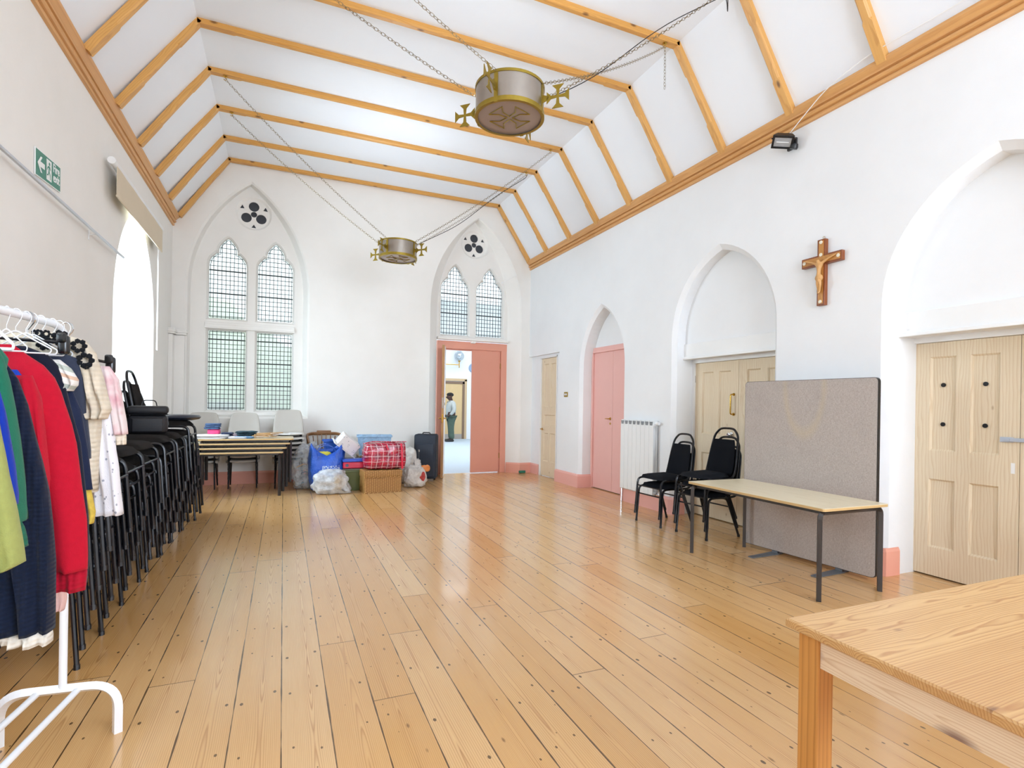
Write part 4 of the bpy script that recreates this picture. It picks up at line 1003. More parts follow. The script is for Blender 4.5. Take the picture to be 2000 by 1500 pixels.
M['laminate'] = wood('pale_laminate', '#e8dbbd', '#d3c19c', 1, 40, 0.3, knots=0, contrast=0.3, fib=0.6)
M['laminate_x'] = wood('pale_laminate_across', '#d8c6a4', '#c6b189', 0, 40, 0.3, knots=0, contrast=0.3, fib=0.6)
M['table_steel'] = plain('dark_bronze_steel', '#4a4746', 0.35, 0.6, vary=0.12, vscale=20)
M['edge_ply'] = plain('table_edge_beige', '#c9a873', 0.5)
def folding_table(lx, ly, h, lam, name='trestle_table'):
    """origin on the floor at the centre; lx by ly top"""
    root = thing(name, '', 'table', (0, 0, 0))
    bm = B(); plate(bm, [rr_rect(lx / 2, -ly / 2, ly / 2, 0.02, 3)], lambda a, b, d=0: Vector((a, b, d)), h - 0.003, h); obj('tabletop', bm, lam, root)
    bm = B(); plate(bm, [rr_rect(lx / 2, -ly / 2, ly / 2, 0.02, 3)], lambda a, b, d=0: Vector((a, b, d)), h - 0.022, h - 0.003); obj('top_edge', bm, M['edge_ply'], root)
    long_x = lx > ly
    for s in (1, -1):
        if long_x: P = [(s * (lx / 2 - 0.045), -ly / 2 + 0.03, 0.0), (s * (lx / 2 - 0.045), -ly / 2 + 0.03, h - 0.036), (s * (lx / 2 - 0.045), ly / 2 - 0.03, h - 0.036), (s * (lx / 2 - 0.045), ly / 2 - 0.03, 0.0)]
        else: P = [(-lx / 2 + 0.02, s * (ly / 2 - 0.05), 0.0), (-lx / 2 + 0.02, s * (ly / 2 - 0.05), h - 0.036), (lx / 2 - 0.02, s * (ly / 2 - 0.05), h - 0.036), (lx / 2 - 0.02, s * (ly / 2 - 0.05), 0.0)]
        P = [Vector(p) for p in P]; m_ = (P[1] + P[2]) / 2
        for q_ in ([P[0], P[1], m_], [P[3], P[2], m_]):
            bm = B(); tube(bm, bend(q_, 0.05, 4), 0.022, 4, flat=1.0); obj('leg', bm, M['table_steel'], root)
    bm = B()
    if long_x:
        for s in (1, -1): box(bm, (0, s * (ly / 2 - 0.06), h - 0.038), (lx - 0.1, 0.02, 0.028))
    else:
        for s in (1, -1): box(bm, (s * (lx / 2 - 0.06), 0, h - 0.038), (0.02, ly - 0.1, 0.028))
    obj('top_rail', bm, M['table_steel'], root)
    return root
tb = folding_table(0.70, 1.46, 0.685, M['laminate']); tb.location = (3.965, 3.375, 0); tb.rotation_euler = (0, 0, -0.025); tb['label'] = 'low pale-topped table with dark steel legs before the screen'

# ------------------------------------------------------------------ knotty pine table in the near right corner
M['pine_top'] = wood('knotty_pine_top', '#d6ad76', '#9c6130', 0, 150, 0.38, board=0.105, knots=1.0, knotcol='#6b3f28', contrast=0.62, coat=0.1, c0=0.70, warp_=0.055, kscale=1.5)
M['pine_apron'] = wood('pale_pine_apron', '#e8d3b8', '#bf9468', 1, 150, 0.5, knots=1.3, knotcol='#5e3136', contrast=0.5, b0=0.66, c0=-0.74, warp_=0.04)
M['pine_leg'] = wood('amber_pine_leg', '#cf9450', '#a0662c', 2, 75, 0.4, knots=0, contrast=0.6)
root = thing('pine_table', 'knotty varnished pine table in the near right corner', 'table', (2.2, 0.55, 0), 0)
TZ = 0.75; c0 = Vector((1.452, 1.195, 0)); ex = Vector((1, -0.018, 0)).normalized(); ey = Vector((-0.045, -1, 0)).normalized()
def pt(a, b, z): return c0 + ex * a + ey * b + Vector((0, 0, z))
LX, LY = 1.55, 0.85
bm = B(); loops = []
for z, e in ((TZ - 0.028, 0.004), (TZ - 0.024, 0), (TZ - 0.005, 0), (TZ, 0.005)):
    loops.append([pt(e, e, z), pt(LX - e, e, z), pt(LX - e, LY - e, z), pt(e, LY - e, z)])
loft(bm, loops, caps=True); obj('tabletop', bm, M['pine_top'], root)
for i in (0.058, LX - 0.058):
    for j in (0.062, LY - 0.062):
        bm = B(); s = 0.034; loft(bm, [[pt(i - s, j - s, z), pt(i + s, j - s, z), pt(i + s, j + s, z), pt(i - s, j + s, z)] for z in (0, TZ - 0.028)], caps=True); obj('leg', bm, M['pine_leg'], root, bevel=0.004)
for (a0, b0, a1, b1, m_) in ((0.034, 0.096, 0.056, LY - 0.096, 'pine_apron'), (LX - 0.056, 0.096, LX - 0.034, LY - 0.096, 'pine_apron'), (0.092, 0.036, LX - 0.092, 0.058, 'pine_leg'), (0.092, LY - 0.058, LX - 0.092, LY - 0.036, 'pine_leg')):
    bm = B(); loft(bm, [[pt(a0, b0, z), pt(a1, b0, z), pt(a1, b1, z), pt(a0, b1, z)] for z in (TZ - 0.028 - 0.092, TZ - 0.028)], caps=True); obj('apron', bm, M[m_], root)

# ------------------------------------------------------------------ grey plastic chairs behind the folding tables
M['poly'] = plain('grey_polypropylene', '#b9b3aa', 0.42, vary=0.03, bump=0.1, bscale=500)
def poly_chair():
    root = thing('plastic_chair', '', 'chair', (0, 0, 0))      # faces -y
    prof_ = [(-0.235, 0.405), (-0.225, 0.435), (-0.19, 0.448), (-0.05, 0.435), (0.08, 0.428), (0.15, 0.44), (0.195, 0.49), (0.225, 0.58), (0.25, 0.70), (0.268, 0.79), (0.272, 0.812)]
    hw = [0.235, 0.243, 0.245, 0.245, 0.242, 0.238, 0.236, 0.232, 0.218, 0.198, 0.165]
    bm = B(); G = []; nu = 14
    for i, ((y, z), w_) in enumerate(zip(prof_, hw)):
        row = []
        for k in range(nu + 1):
            u = -1 + 2 * k / nu; cu_ = abs(u) ** 4
            if i < 6: dz = 0.035 * cu_ + (-0.05 * (abs(u) ** 14)); dy = 0
            else: dz = -0.008 * cu_; dy = -0.035 * cu_ + 0.02 * abs(u) ** 14
            row.append(bm.verts.new((u * w_, y + dy, z + dz)))
        G.append(row)
    for A, C in zip(G, G[1:]):
        for k in range(nu): bm.faces.new((A[k], A[k + 1], C[k + 1], C[k]))
    obj('seat_shell', bm, M['poly'], root, smooth=True, angle=80, solid=0.008, sub=1)
    for s in (1, -1):
        bm = B(); tube(bm, bend([(0.20 * s, -0.25, 0), (0.185 * s, -0.17, 0.41), (0.18 * s, 0.10, 0.40), (0.20 * s, 0.24, 0)], 0.05), 0.011, 8); obj('leg_frame', bm, M['black_metal'], root, smooth=True)
    bm = B(); tube(bm, [(-0.185, -0.12, 0.405), (0.185, -0.12, 0.405)], 0.010, 6); obj('seat_bar', bm, M['black_metal'], root)
    return root
PR = poly_chair(); TP = tree(PR); first = True
for x, y, n, wh in ((-1.16, 9.62, 6, 'in the left corner under the window'), (-0.575, 9.64, 6, 'in the middle below the window mullion'), (0.09, 9.62, 7, 'nearest the wooden spindle chair')):
    for k in range(n):
        r = PR if first else dup_tree(TP); first = False
        r.location = (x, y - 0.012 * k, 0.075 * k + (0.02 if n < 7 else 0)); r.rotation_euler = (0, 0, 0.02)
        r['label'] = 'grey plastic chair, %s of the stack %s' % ('top' if k == n - 1 else (ORD[k] if k == 0 else ORD[k] + ' from floor'), wh); r['category'] = 'chair'; r['group'] = 'grey plastic chairs stacked below the end window'

# four stacked tables in front of them
M['beech_edge'] = plain('beech_edge_strip', '#d3b285', 0.45)
ft = folding_table(1.25, 0.60, 0.655, M['laminate_x'], 'stacking_table'); TT = tree(ft)
for k in range(4):
    r = ft if k == 0 else dup_tree(TT)
    r.location = (-0.615 + 0.047 * k, 8.92 + 0.012 * k, 0.064 * k); r['category'] = 'table'; r['group'] = 'stacked tables below the end window'
    r['label'] = 'narrow beige-edged table, %s in the stack of four' % ['lowest', 'second from the bottom', 'third from the bottom', 'topmost'][k]
TTOP = 0.655 + 0.064 * 3

# ------------------------------------------------------------------ cloth, bags and boxes
def fab(name, hx, **k): return plain(name, hx, k.pop('rough', 0.85), bump=k.pop('bump', 0.4), bscale=k.pop('bscale', 350), sheen=0.05, **k)
def blob(bm, c, s, seed=0, amp=0.12, freq=3.0, sub=3, flat=0.0, box_=0.0, fold=0.0):
    res = bmesh.ops.create_icosphere(bm, subdivisions=sub, radius=1.0)
    for v in res['verts']:
        p = v.co.normalized()
        if box_:
            m_ = max(abs(p.x), abs(p.y), abs(p.z)); p = p.lerp(p / m_, box_)
        nz = noise.fractal(p * freq + Vector((seed * 3.1, seed * 1.7, seed)), 0.9, 2.1, 4)
        k = 1 + amp * nz
        if fold: k += fold * abs(noise.noise(p * 7 + Vector((seed, 0, 0))))
        q = Vector((p.x * s[0], p.y * s[1], p.z * s[2])) * k
        if flat and q.z < -s[2] * flat: q.z = -s[2] * flat
        v.co = q + Vector(c)
def pile(name, label, cat, c, s, m, seed, rz=0.0, group=None, layers=1, **kw):
    root = None; bm = B(); c = Vector(c)
    for k in range(layers):
        h = s[2] / layers
        blob(bm, (c.x + random.Random(seed + k).uniform(-.01, .01), c.y, c.z + h * (k + 0.5)), (s[0] / 2, s[1] / 2, h / 2 * 1.06), seed + k * 5, kw.get('amp', 0.10), kw.get('freq', 2.2), 3, 0.92, kw.get('box_', 0.75), 0.04)
    bmesh.ops.rotate(bm, verts=bm.verts, cent=c, matrix=RZ(rz))
    o = obj(name, bm, m, None, smooth=True, angle=70); tag(o, label, cat, group)
    return o
Z = TTOP
pile('folded_cloth', 'pile of white folded cloths at left end of tables', 'cloth', (-0.93, 8.86, Z), (0.42, 0.40, 0.055), fab('white_cloth', '#eceae9'), 1, layers=3)
pile('folded_cloth', 'white folded cloth lying nearest the middle of tables', 'cloth', (-0.60, 8.80, Z), (0.26, 0.28, 0.028), fab('white_cloth_b', '#e4e2e6'), 7, layers=2)
o = pile('gift_box', 'bright pink box among folded clothes on stacked tables', 'box', (-0.93, 9.0, Z + 0.056), (0.16, 0.12, 0.07), fab('pink_card', '#e8447e', rough=0.5), 3, amp=0.02, box_=1.0)
pile('folded_jeans', 'faded blue denim bundle on top of pink box', 'clothes', (-0.95, 8.99, Z + 0.128), (0.20, 0.15, 0.085), fab('denim', '#41597d', vary=0.3, vscale=25), 4, layers=3, amp=0.2)
pile('folded_shirt', 'dark navy folded top beside the pink box', 'clothes', (-0.76, 8.95, Z + 0.03), (0.16, 0.2, 0.05), fab('navy_cloth', '#22304f', vary=0.2, vscale=20), 5, layers=2, amp=0.2)
pile('folded_shirt', 'dark teal folded clothes in middle of stacked tables', 'clothes', (-0.50, 9.0, Z + 0.012), (0.28, 0.20, 0.085), fab('teal_cloth', '#22404b', vary=0.3, vscale=18), 6, layers=3, amp=0.25, rz=0.3)
pile('folded_shirt', 'blue and white striped garment near front of stacked tables', 'clothes', (-0.52, 8.74, Z), (0.26, 0.12, 0.032), fab('stripy_blue', '#5f86a8', vary=0.4, vscale=40), 8, amp=0.25)
pile('folded_shirt', 'crumpled pale pink top on stacked tables', 'clothes', (-0.66, 9.02, Z), (0.22, 0.16, 0.06), fab('pale_pink_cloth', '#e6d3da', vary=0.1), 9, amp=0.25)

# hangers: built once, copied
def hanger(m, W=0.20, name='clothes_hanger', thick=0.0035, hook_m=None):
    """in the local XZ plane, the top of the hook's inside at the origin"""
    root = thing(name, '', 'hanger', (0, 0, 0)); bm = B()
    tube(bm, [(0.022 * math.cos(t_), 0, -0.022 + 0.024 * math.sin(t_)) for t_ in [math.radians(a) for a in range(200, -60, -26)]] + [(0.0, 0, -0.062), (0, 0, -0.075)], thick * 0.6, 6)
    obj('hook', bm, hook_m or m, root, smooth=True)
    bm = B(); tube(bm, bend([(-W, 0, -0.135), (-W * 0.3, 0, -0.092), (0, 0, -0.072), (W * 0.3, 0, -0.092), (W, 0, -0.135), (W * 0.95, 0, -0.15), (-W * 0.95, 0, -0.15), (-W, 0, -0.137)], 0.02, 3), thick, 6); obj('shoulder_bar', bm, m, root, smooth=True)
    return root
M['hang_white'] = plain('white_hanger_plastic', '#eceef2', 0.3); M['hang_wood'] = plain('beige_hanger_wood', '#c9a06c', 0.45); M['hang_black'] = plain('black_hanger_plastic', '#15171c', 0.25, spec=0.7)
HW = hanger(M['hang_white'], 0.135, thick=0.0026); HWt = tree(HW); HB = hanger(M['hang_wood'], 0.20, thick=0.008); HBt = tree(HB)
rnd = random.Random(5)
for k in range(9):
    r = HW if k == 0 else dup_tree(HWt)
    r.location = (-0.30 + 0.045 * k + rnd.uniform(-.02, .02), 8.86 + rnd.uniform(-0.10, 0.05), Z + 0.012 + 0.007 * k)
    r.rotation_euler = (PI / 2 + rnd.uniform(-0.06, 0.06), rnd.uniform(-0.03, 0.03), rnd.uniform(-1.2, 1.2)); r['category'] = 'hanger'
    r['label'] = 'white plastic hanger in the loose heap on the stacked tables'; r['group'] = 'white hangers heaped on the tables'
for k in range(4):
    r = HB if k == 0 else dup_tree(HBt)
    r.location = (-0.20 + 0.03 * k, 8.72 + 0.01 * k, Z + 0.03 + 0.017 * k); r.rotation_euler = (PI / 2 - 0.08, 0, 0.55 + rnd.uniform(-.06, .06)); r['category'] = 'hanger'
    r['label'] = 'beige wooden hanger bundled at the right end of the stacked tables'; r['group'] = 'beige hangers bundled on the tables'

# wooden spindle-back chair behind the bags
M['oak'] = wood('brown_chair_wood', '#8a5f38', '#5f3d20', 0, 60, 0.4, knots=0)
root = thing('spindle_chair', 'brown wooden spindle-back chair behind the blue bag', 'chair', (0.66, 9.72, 0)); cx, cy = 0.66, 9.76
bm = B(); tube(bm, bend([(cx - 0.27, cy - 0.30, 0.70), (cx - 0.28, cy + 0.02, 0.835), (cx - 0.20, cy + 0.12, 0.85), (cx + 0.20, cy + 0.12, 0.85), (cx + 0.28, cy + 0.02, 0.835), (cx + 0.27, cy - 0.30, 0.70)], 0.12), 0.022, 8, flat=1.3); obj('arm_rail', bm, M['oak'], root, smooth=True)
bm = B(); rbox(bm, (cx, cy + 0.12, 0.885), (0.24, 0.03, 0.04), 0.012); obj('crest', bm, M['oak'], root)
bm = B(); rbox(bm, (cx, cy - 0.12, 0.44), (0.46, 0.44, 0.035), 0.012); obj('seat', bm, M['oak'], root)
for k in range(8):
    a = -1 + 2 * k / 7; bm = B(); tube(bm, [(cx + 0.20 * a, cy + 0.06 - 0.05 * a * a, 0.455), (cx + 0.255 * a, cy + 0.10 - 0.10 * a * a, 0.84 - 0.05 * a * a)], 0.008, 6); obj('spindle', bm, M['oak'], root, smooth=True)
for sx in (1, -1):
    for sy in (1, -1): bm = B(); tube(bm, [(cx + 0.17 * sx, cy - 0.12 + 0.15 * sy, 0.43), (cx + 0.21 * sx, cy - 0.12 + 0.19 * sy, 0.0)], [0.018, 0.013], 8); obj('leg', bm, M['oak'], root, smooth=True)

# clear sack of hangers beside the tables
M['film_clear'] = film('clear_plastic_film', '#dfe6ea', 0.34, 0.12); M['film_milky'] = film('milky_plastic_film', '#e9edf0', 0.62, 0.25); M['film_white'] = film('white_bag_film', '#efece6', 0.82, 0.35)
root = thing('plastic_sack', 'clear plastic sack of hangers beside the stacked tables', 'bag', (0.33, 9.18, 0))
bm = B(); blob(bm, (0.33, 9.16, 0.36), (0.19, 0.17, 0.36), 21, 0.28, 2.4, 4, 0.97, 0.35, 0.12)
for v in bm.verts:
    if v.co.z > 0.45: k = (v.co.z - 0.45) / 0.3; v.co.x += 0.10 * k
obj('film', bm, M['film_clear'], root, smooth=True, angle=180)
for k, (hx, z, tw) in enumerate((('#3a8fb0', 0.08, 0.3), ('#6f7c86', 0.16, -0.4), ('#2b2f3a', 0.24, 0.8), ('#b5874f', 0.36, 0.1), ('#cfd6dc', 0.11, 1.2))):
    bm = B(); tube(bm, bend([(0.20, 9.10, z), (0.33, 9.05 + 0.02 * k, z + 0.06), (0.46, 9.12, z)], 0.05), 0.009, 6); bmesh.ops.rotate(bm, verts=bm.verts, cent=(0.33, 9.12, z), matrix=RZ(tw * 0.5)); obj('bagged_hanger', bm, plain('sack_hanger_%d' % k, hx, 0.4), root)
bm = B(); lathe(bm, [(0.028, 0), (0.03, 0.004)], (0.40, 9.00, 0.50), 14, RX(PI / 2)); obj('round_label', bm, plain('blue_round_label', '#3e6fb5', 0.4), root, label='blue round label')

# big blue shopping bag
t = NT('blue_woven_plastic'); X = t.xyz(); tc = t.n('ShaderNodeTexCoord')
inx = t.ma('MULTIPLY', t.ma('LESS_THAN', t.ma('ABSOLUTE', t.ma('SUBTRACT', X[0], 0.06)), 0.13), t.ma('LESS_THAN', t.ma('ABSOLUTE', t.ma('SUBTRACT', X[2], 0.36)), 0.045))
pr = t.ma('MULTIPLY', inx, t.ma('GREATER_THAN', t.noise(t.comb(t.ma('MULTIPLY', X[0], 40), 0.0, t.ma('MULTIPLY', X[2], 55)), 1.0, 1), 0.5))
t.p(Base_Color=t.mix(pr, t.mix(t.noise(tc.outputs['Object'], 8, 3), lin('#1c55c4'), lin('#2f6fe0')), lin('#c9d8f0')), Roughness=0.28, Specular_IOR_Level=0.7)
t.bump(t.noise(tc.outputs['Object'], 16, 4, 0.6), 0.8, 0.03); M['blue_bag'] = t.m
root = thing('shopping_bag', 'large shiny blue shopping bag stuffed with clothes', 'bag', (0.64, 8.98, 0))
bm = B(); n_ = 28; loops = []
for z, sx, sy in ((0.012, 0.20, 0.15), (0.03, 0.22, 0.17), (0.20, 0.255, 0.19), (0.38, 0.27, 0.20), (0.50, 0.26, 0.19), (0.60, 0.245, 0.17), (0.66, 0.235, 0.15)):
    L = []
    for k in range(n_):
        a = 2 * PI * k / n_; nz = noise.noise(Vector((math.cos(a) * 2, math.sin(a) * 2, z * 5))) * 0.025
        e = 0.6; cx_ = math.copysign(abs(math.cos(a)) ** e, math.cos(a)); sy_ = math.copysign(abs(math.sin(a)) ** e, math.sin(a))
        zz = z + (0.09 * (abs(cx_) ** 3) - 0.10 * (1 if math.sin(a) < 0 else 0.2) * (1 - abs(cx_)) if z > 0.55 else 0)
        L.append((0.64 + cx_ * (sx + nz), 8.98 + sy_ * (sy + nz), zz))
    loops.append(L)
R_ = loft(bm, loops); bm.faces.new(R_[0]); obj('bag_body', bm, M['blue_bag'], root, smooth=True, angle=80, solid=0.003)
for yy in (8.80, 9.12):
    bm = B(); tube(bm, bend([(0.50, yy, 0.52), (0.50, yy - 0.01, 0.68), (0.62, yy - 0.02, 0.74), (0.76, yy - 0.01, 0.68), (0.77, yy, 0.52)], 0.06), 0.016, 6, flat=0.25); obj('handle', bm, M['blue_bag'], root)
pile('yellow_cloth', 'yellow folded fabric poking from the blue shopping bag', 'clothes', (0.60, 8.92, 0.49), (0.22, 0.14, 0.12), fab('yellow_fabric', '#d8cf4e'), 31, amp=0.3)
pile('patterned_cloth', 'dark patterned fabric inside the blue shopping bag', 'clothes', (0.74, 8.95, 0.40), (0.20, 0.16, 0.14), fab('dark_pattern', '#26303c', vary=0.8, vscale=45), 32, amp=0.3)

# milky sack in front
root = thing('plastic_sack', 'bulging milky plastic sack on floor before blue bag', 'bag', (0.68, 8.62, 0))
bm = B(); blob(bm, (0.68, 8.62, 0.17), (0.245, 0.16, 0.19), 41, 0.22, 2.0, 4, 0.88, 0.3, 0.10)
for v in bm.verts:
    if v.co.x > 0.84 and v.co.z < 0.12: v.co.x += (v.co.x - 0.84) * 0.7; v.co.z *= 0.5
obj('film', bm, M['film_milky'], root, smooth=True, angle=180)
bm = B(); blob(bm, (0.82, 8.66, 0.16), (0.085, 0.10, 0.11), 43, 0.2, 3, 3, 0.95, 0.3); obj('yellow_contents', bm, fab('ochre_cloth', '#d9a640'), root, smooth=True, label='ochre cloth seen through the film')
bm = B(); blob(bm, (0.62, 8.66, 0.14), (0.15, 0.10, 0.11), 44, 0.3, 3, 3, 0.95, 0.3); obj('grey_contents', bm, fab('pale_grey_cloth', '#c3ccd3', vary=0.2, vscale=20), root, smooth=True)

# crates, boxes and the white carton
def crate(name, label, c, s, hx, rz=0, m=None, lid=None, rough=0.4, taper=0.03, lip=0.012, opac=None):
    root = thing(name, label, name.split('_')[-1], c, rz); m = m or plain(name + hx, hx, rough)
    OFF[root.name] = Vector((0, 0, 0)); bm = B(); x, y, h = s[0] / 2, s[1] / 2, s[2]
    ro = [[(sx * (x - t_), sy * (y - t_), z) for sx, sy in ((-1, -1), (1, -1), (1, 1), (-1, 1))] for z, t_ in ((0.002, taper), (h - 0.03, 0.004), (h - 0.03, -lip), (h, -lip))]
    R_ = loft(bm, ro); bm.faces.new(R_[0]); obj('body', bm, m, root, solid=0.004, bevel=0.003)
    if lid:
        bm = B(); rbox(bm, (0, 0, h + 0.01), (s[0] + 0.03, s[1] + 0.03, 0.02), 0.006); obj('lid', bm, plain(name + lid, lid, rough), root)
    return root
crate('storage_crate', 'olive green crate behind the wicker hamper', (1.06, 8.92, 0), (0.34, 0.30, 0.33), '#50571f', 0.05, lid='#5b5a4c')
crate('storage_crate', 'dark box hidden behind the milky sack and blue bag', (1.02, 9.42, 0), (0.55, 0.45, 0.44), '#4c4a50', 0.0)
root = thing('toy_case', 'red and blue plastic case on the olive crate', 'case', (1.06, 8.90, 0.352), 0)
bm = B(); rbox(bm, (1.06, 8.88, 0.405), (0.36, 0.20, 0.10), 0.012); obj('red_shell', bm, plain('red_plastic', '#cf1f45', 0.3), root)
bm = B(); rbox(bm, (1.06, 8.88, 0.478), (0.38, 0.22, 0.045), 0.012); obj('blue_shell', bm, plain('blue_plastic', '#1f4fc0', 0.3), root)
bm = B(); lathe(bm, [(0.025, 0), (0.022, 0.012)], (0.94, 8.782, 0.405), 14, RX(PI / 2)); obj('catch', bm, plain('navy_catch', '#27264f', 0.3), root)
M['pale_blue'] = film('pale_blue_plastic', '#a9cdea', 0.72, 0.2)
crate('storage_box', 'translucent pale blue plastic box behind the tartan bag', (1.46, 9.46, 0.504), (0.56, 0.36, 0.34), '#a9cdea', -0.12, m=M['pale_blue'])
crate('cardboard_box', 'plain cardboard box holding up the pale blue box', (1.46, 9.46, 0), (0.52, 0.40, 0.48), '#b49a74', 0.0, lid='#b49a75')
crate('card_box', 'royal blue and white box standing behind the shopping bag', (0.80, 9.36, 0.44), (0.34, 0.22, 0.34), '#2b62c4', 0.1, m=plain('royal_blue_card', '#2a60c0', 0.45))
root = thing('paper_carton', 'white tilted carton printed with small grey leaves', 'carton', (0.97, 9.02, 0.60))
q = RZ(0.25) @ RY(math.radians(38)) @ RX(math.radians(18))
c0 = Vector((0.97, 9.0, 0.735))
bm = B(); rbox(bm, c0, (0.33, 0.22, 0.20), 0.012, 2, q)
t = NT('leaf_printed_card'); X = t.xyz(); tc = t.n('ShaderNodeTexCoord'); vo = t.n('ShaderNodeTexVoronoi'); t.l(tc.outputs['Object'], vo.inputs['Vector']); vo.inputs['Scale'].default_value = 20
nz = t.noise(tc.outputs['Object'], 60, 1); k_ = t.ma('MULTIPLY', t.ma('LESS_THAN', t.ma('ABSOLUTE', t.ma('SUBTRACT', vo.outputs['Distance'], 0.25)), 0.055), t.ma('GREATER_THAN', nz, 0.5))
t.p(Base_Color=t.mix(k_, lin('#ecebea'), lin('#7b828c')), Roughness=0.5); obj('carton', bm, t.m, root)
bm = B(); p0 = c0 + q @ Vector((0, 0, -0.10)); box(bm, p0, (0.42, 0.26, 0.012), q); obj('tray', bm, M['white'], root)

# tartan bag
t = NT('tartan_plastic'); X = t.xyz(); tc = t.n('ShaderNodeTexCoord')
def stripes(v, per, wd, ph=0.0): return t.ma('LESS_THAN', t.ma('ABSOLUTE', t.ma('SUBTRACT', t.ma('FRACT', t.ma('ADD', t.ma('DIVIDE', v, per), ph)), 0.5)), wd)
ww = t.ma('MULTIPLY', t.ma('SUBTRACT', t.noise(tc.outputs['Object'], 5, 2), 0.5), 0.03)
hx_ = t.ma('ADD', t.ma('ADD', X[0], t.ma('MULTIPLY', X[1], 0.85)), ww); vz = t.ma('ADD', X[2], ww)
lines = t.ma('MAXIMUM', stripes(hx_, 0.082, 0.045), stripes(vz, 0.082, 0.045)); thick = t.ma('MULTIPLY', t.ma('ADD', stripes(hx_, 0.164, 0.22, 0.25), stripes(vz, 0.164, 0.22, 0.25)), 0.4)
col = t.mix(thick, lin('#c20f3a'), lin('#701032')); col = t.mix(t.ma('MULTIPLY', lines, 0.8), col, lin('#f1d5da'))
t.p(Base_Color=col, Roughness=0.18, Coat_Weight=0.6, Coat_Roughness=0.1); t.bump(t.noise(tc.outputs['Object'], 7, 4, 0.6), 1.0, 0.05)
root = thing('tartan_bag', 'bulging red tartan plastic bag on top of wicker hamper', 'bag', (1.50, 8.66, 0.355))
bm = B(); blob(bm, (1.50, 8.68, 0.565), (0.335, 0.20, 0.215), 51, 0.05, 2.0, 4, 0.96, 0.72, 0.03); obj('bag_body', bm, t.m, root, smooth=True, angle=180)
bm = B(); tube(bm, [(1.16, 8.62, 0.755), (1.30, 8.60, 0.79), (1.55, 8.60, 0.785), (1.84, 8.62, 0.78)], 0.016, 6, flat=0.5); obj('zip_seam', bm, t.m, root)
M['red_webbing'] = plain('red_webbing', '#e02a4a', 0.4)
bm = B(); tube(bm, bend([(1.73, 8.50, 0.76), (1.735, 8.445, 0.66), (1.74, 8.44, 0.50), (1.745, 8.455, 0.365)], 0.05), 0.016, 6, flat=0.3); obj('handle', bm, M['red_webbing'], root, label='red webbing strap')
bm = B(); tube(bm, bend([(1.50, 8.55, 0.77), (1.50, 8.46, 0.72), (1.52, 8.45, 0.66)], 0.04), 0.014, 6, flat=0.3); obj('handle', bm, M['red_webbing'], root, label='red webbing strap')

# wicker hamper
t = NT('wicker'); X = t.xyz(); tc = t.n('ShaderNodeTexCoord')
hh = t.ma('ADD', X[0], t.ma('MULTIPLY', X[1], 0.9))
cellx = t.ma('FLOOR', t.ma('MULTIPLY', hh, 30)); s1 = t.ma('SINE', t.ma('MULTIPLY', X[2], 420)); alt = t.ma('SUBTRACT', t.ma('MULTIPLY', t.ma('MODULO', t.ma('ABSOLUTE', cellx), 2.0), 2.0), 1.0)
wv = t.ma('MULTIPLY', t.ma('SINE', t.ma('MULTIPLY', X[2], 260)), alt); up = t.ma('ABSOLUTE', t.ma('SINE', t.ma('MULTIPLY', hh, 94.25)))
f = t.ma('MULTIPLY', t.ma('ADD', t.ma('MULTIPLY', wv, 0.5), 0.5), up)
t.p(Base_Color=t.mix(f, lin('#8f5f2b'), lin('#dcae6b')), Roughness=0.5); t.bump(f, 0.7, 0.006); M['wicker'] = t.m
root = thing('wicker_hamper', 'lidded wicker hamper on the floor under the tartan bag', 'hamper', (1.44, 8.66, 0), 0.08)
bm = B(); rbox(bm, (0, 0, 0.125), (0.58, 0.40, 0.246), 0.012); obj('basket', bm, M['wicker'], root)
bm = B(); rbox(bm, (0, 0, 0.298), (0.60, 0.42, 0.10), 0.016); obj('lid', bm, M['wicker'], root)
for z in (0.006, 0.246): 
    bm = B(); tube(bm, [(-0.295, -0.205, z), (0.295, -0.205, z), (0.295, 0.205, z), (-0.295, 0.205, z)], 0.008, 6, closed=True); obj('rim', bm, M['wicker'], root)

# white carrier bags and suitcase
root = thing('carrier_bag', 'white carrier bag with orange and red contents beside suitcase', 'bag', (2.06, 8.88, 0))
bm = B(); blob(bm, (2.05, 8.90, 0.17), (0.185, 0.15, 0.185), 61, 0.2, 2.2, 4, 0.9, 0.35, 0.10); blob(bm, (2.09, 8.92, 0.36), (0.06, 0.05, 0.10), 62, 0.3, 3, 3, 0, 0.2, 0.2); obj('film', bm, M['film_white'], root, smooth=True, angle=180)
bm = B(); blob(bm, (2.15, 8.78, 0.17), (0.05, 0.03, 0.10), 64, 0.3, 3, 2); obj('red_contents', bm, fab('red_cloth_in_bag', '#b8453f', vary=0.5, vscale=30), root, smooth=True)
bm = B(); blob(bm, (2.22, 8.86, 0.31), (0.075, 0.04, 0.055), 63, 0.25, 3, 3, 0, 0.5); obj('orange_paper', bm, plain('orange_paper', '#e08a45', 0.5), root, smooth=True)
root = thing('carrier_bag', 'plain white carrier bag between tartan bag and suitcase', 'bag', (2.02, 9.36, 0))
bm = B(); blob(bm, (2.02, 9.36, 0.30), (0.16, 0.14, 0.32), 66, 0.15, 2.0, 4, 0.93, 0.45, 0.06); obj('film', bm, M['film_white'], root, smooth=True, angle=180)
M['case_cloth'] = plain('navy_suitcase_cloth', '#28303d', 0.65, bump=0.4, bscale=400)
root = thing('suitcase', 'upright dark navy soft suitcase against end wall by door', 'suitcase', (2.42, 9.62, 0), -0.42)
bm = B(); rbox(bm, (0, 0, 0.44), (0.40, 0.22, 0.80), 0.03, 3); obj('case_body', bm, M['case_cloth'], root, smooth=True)
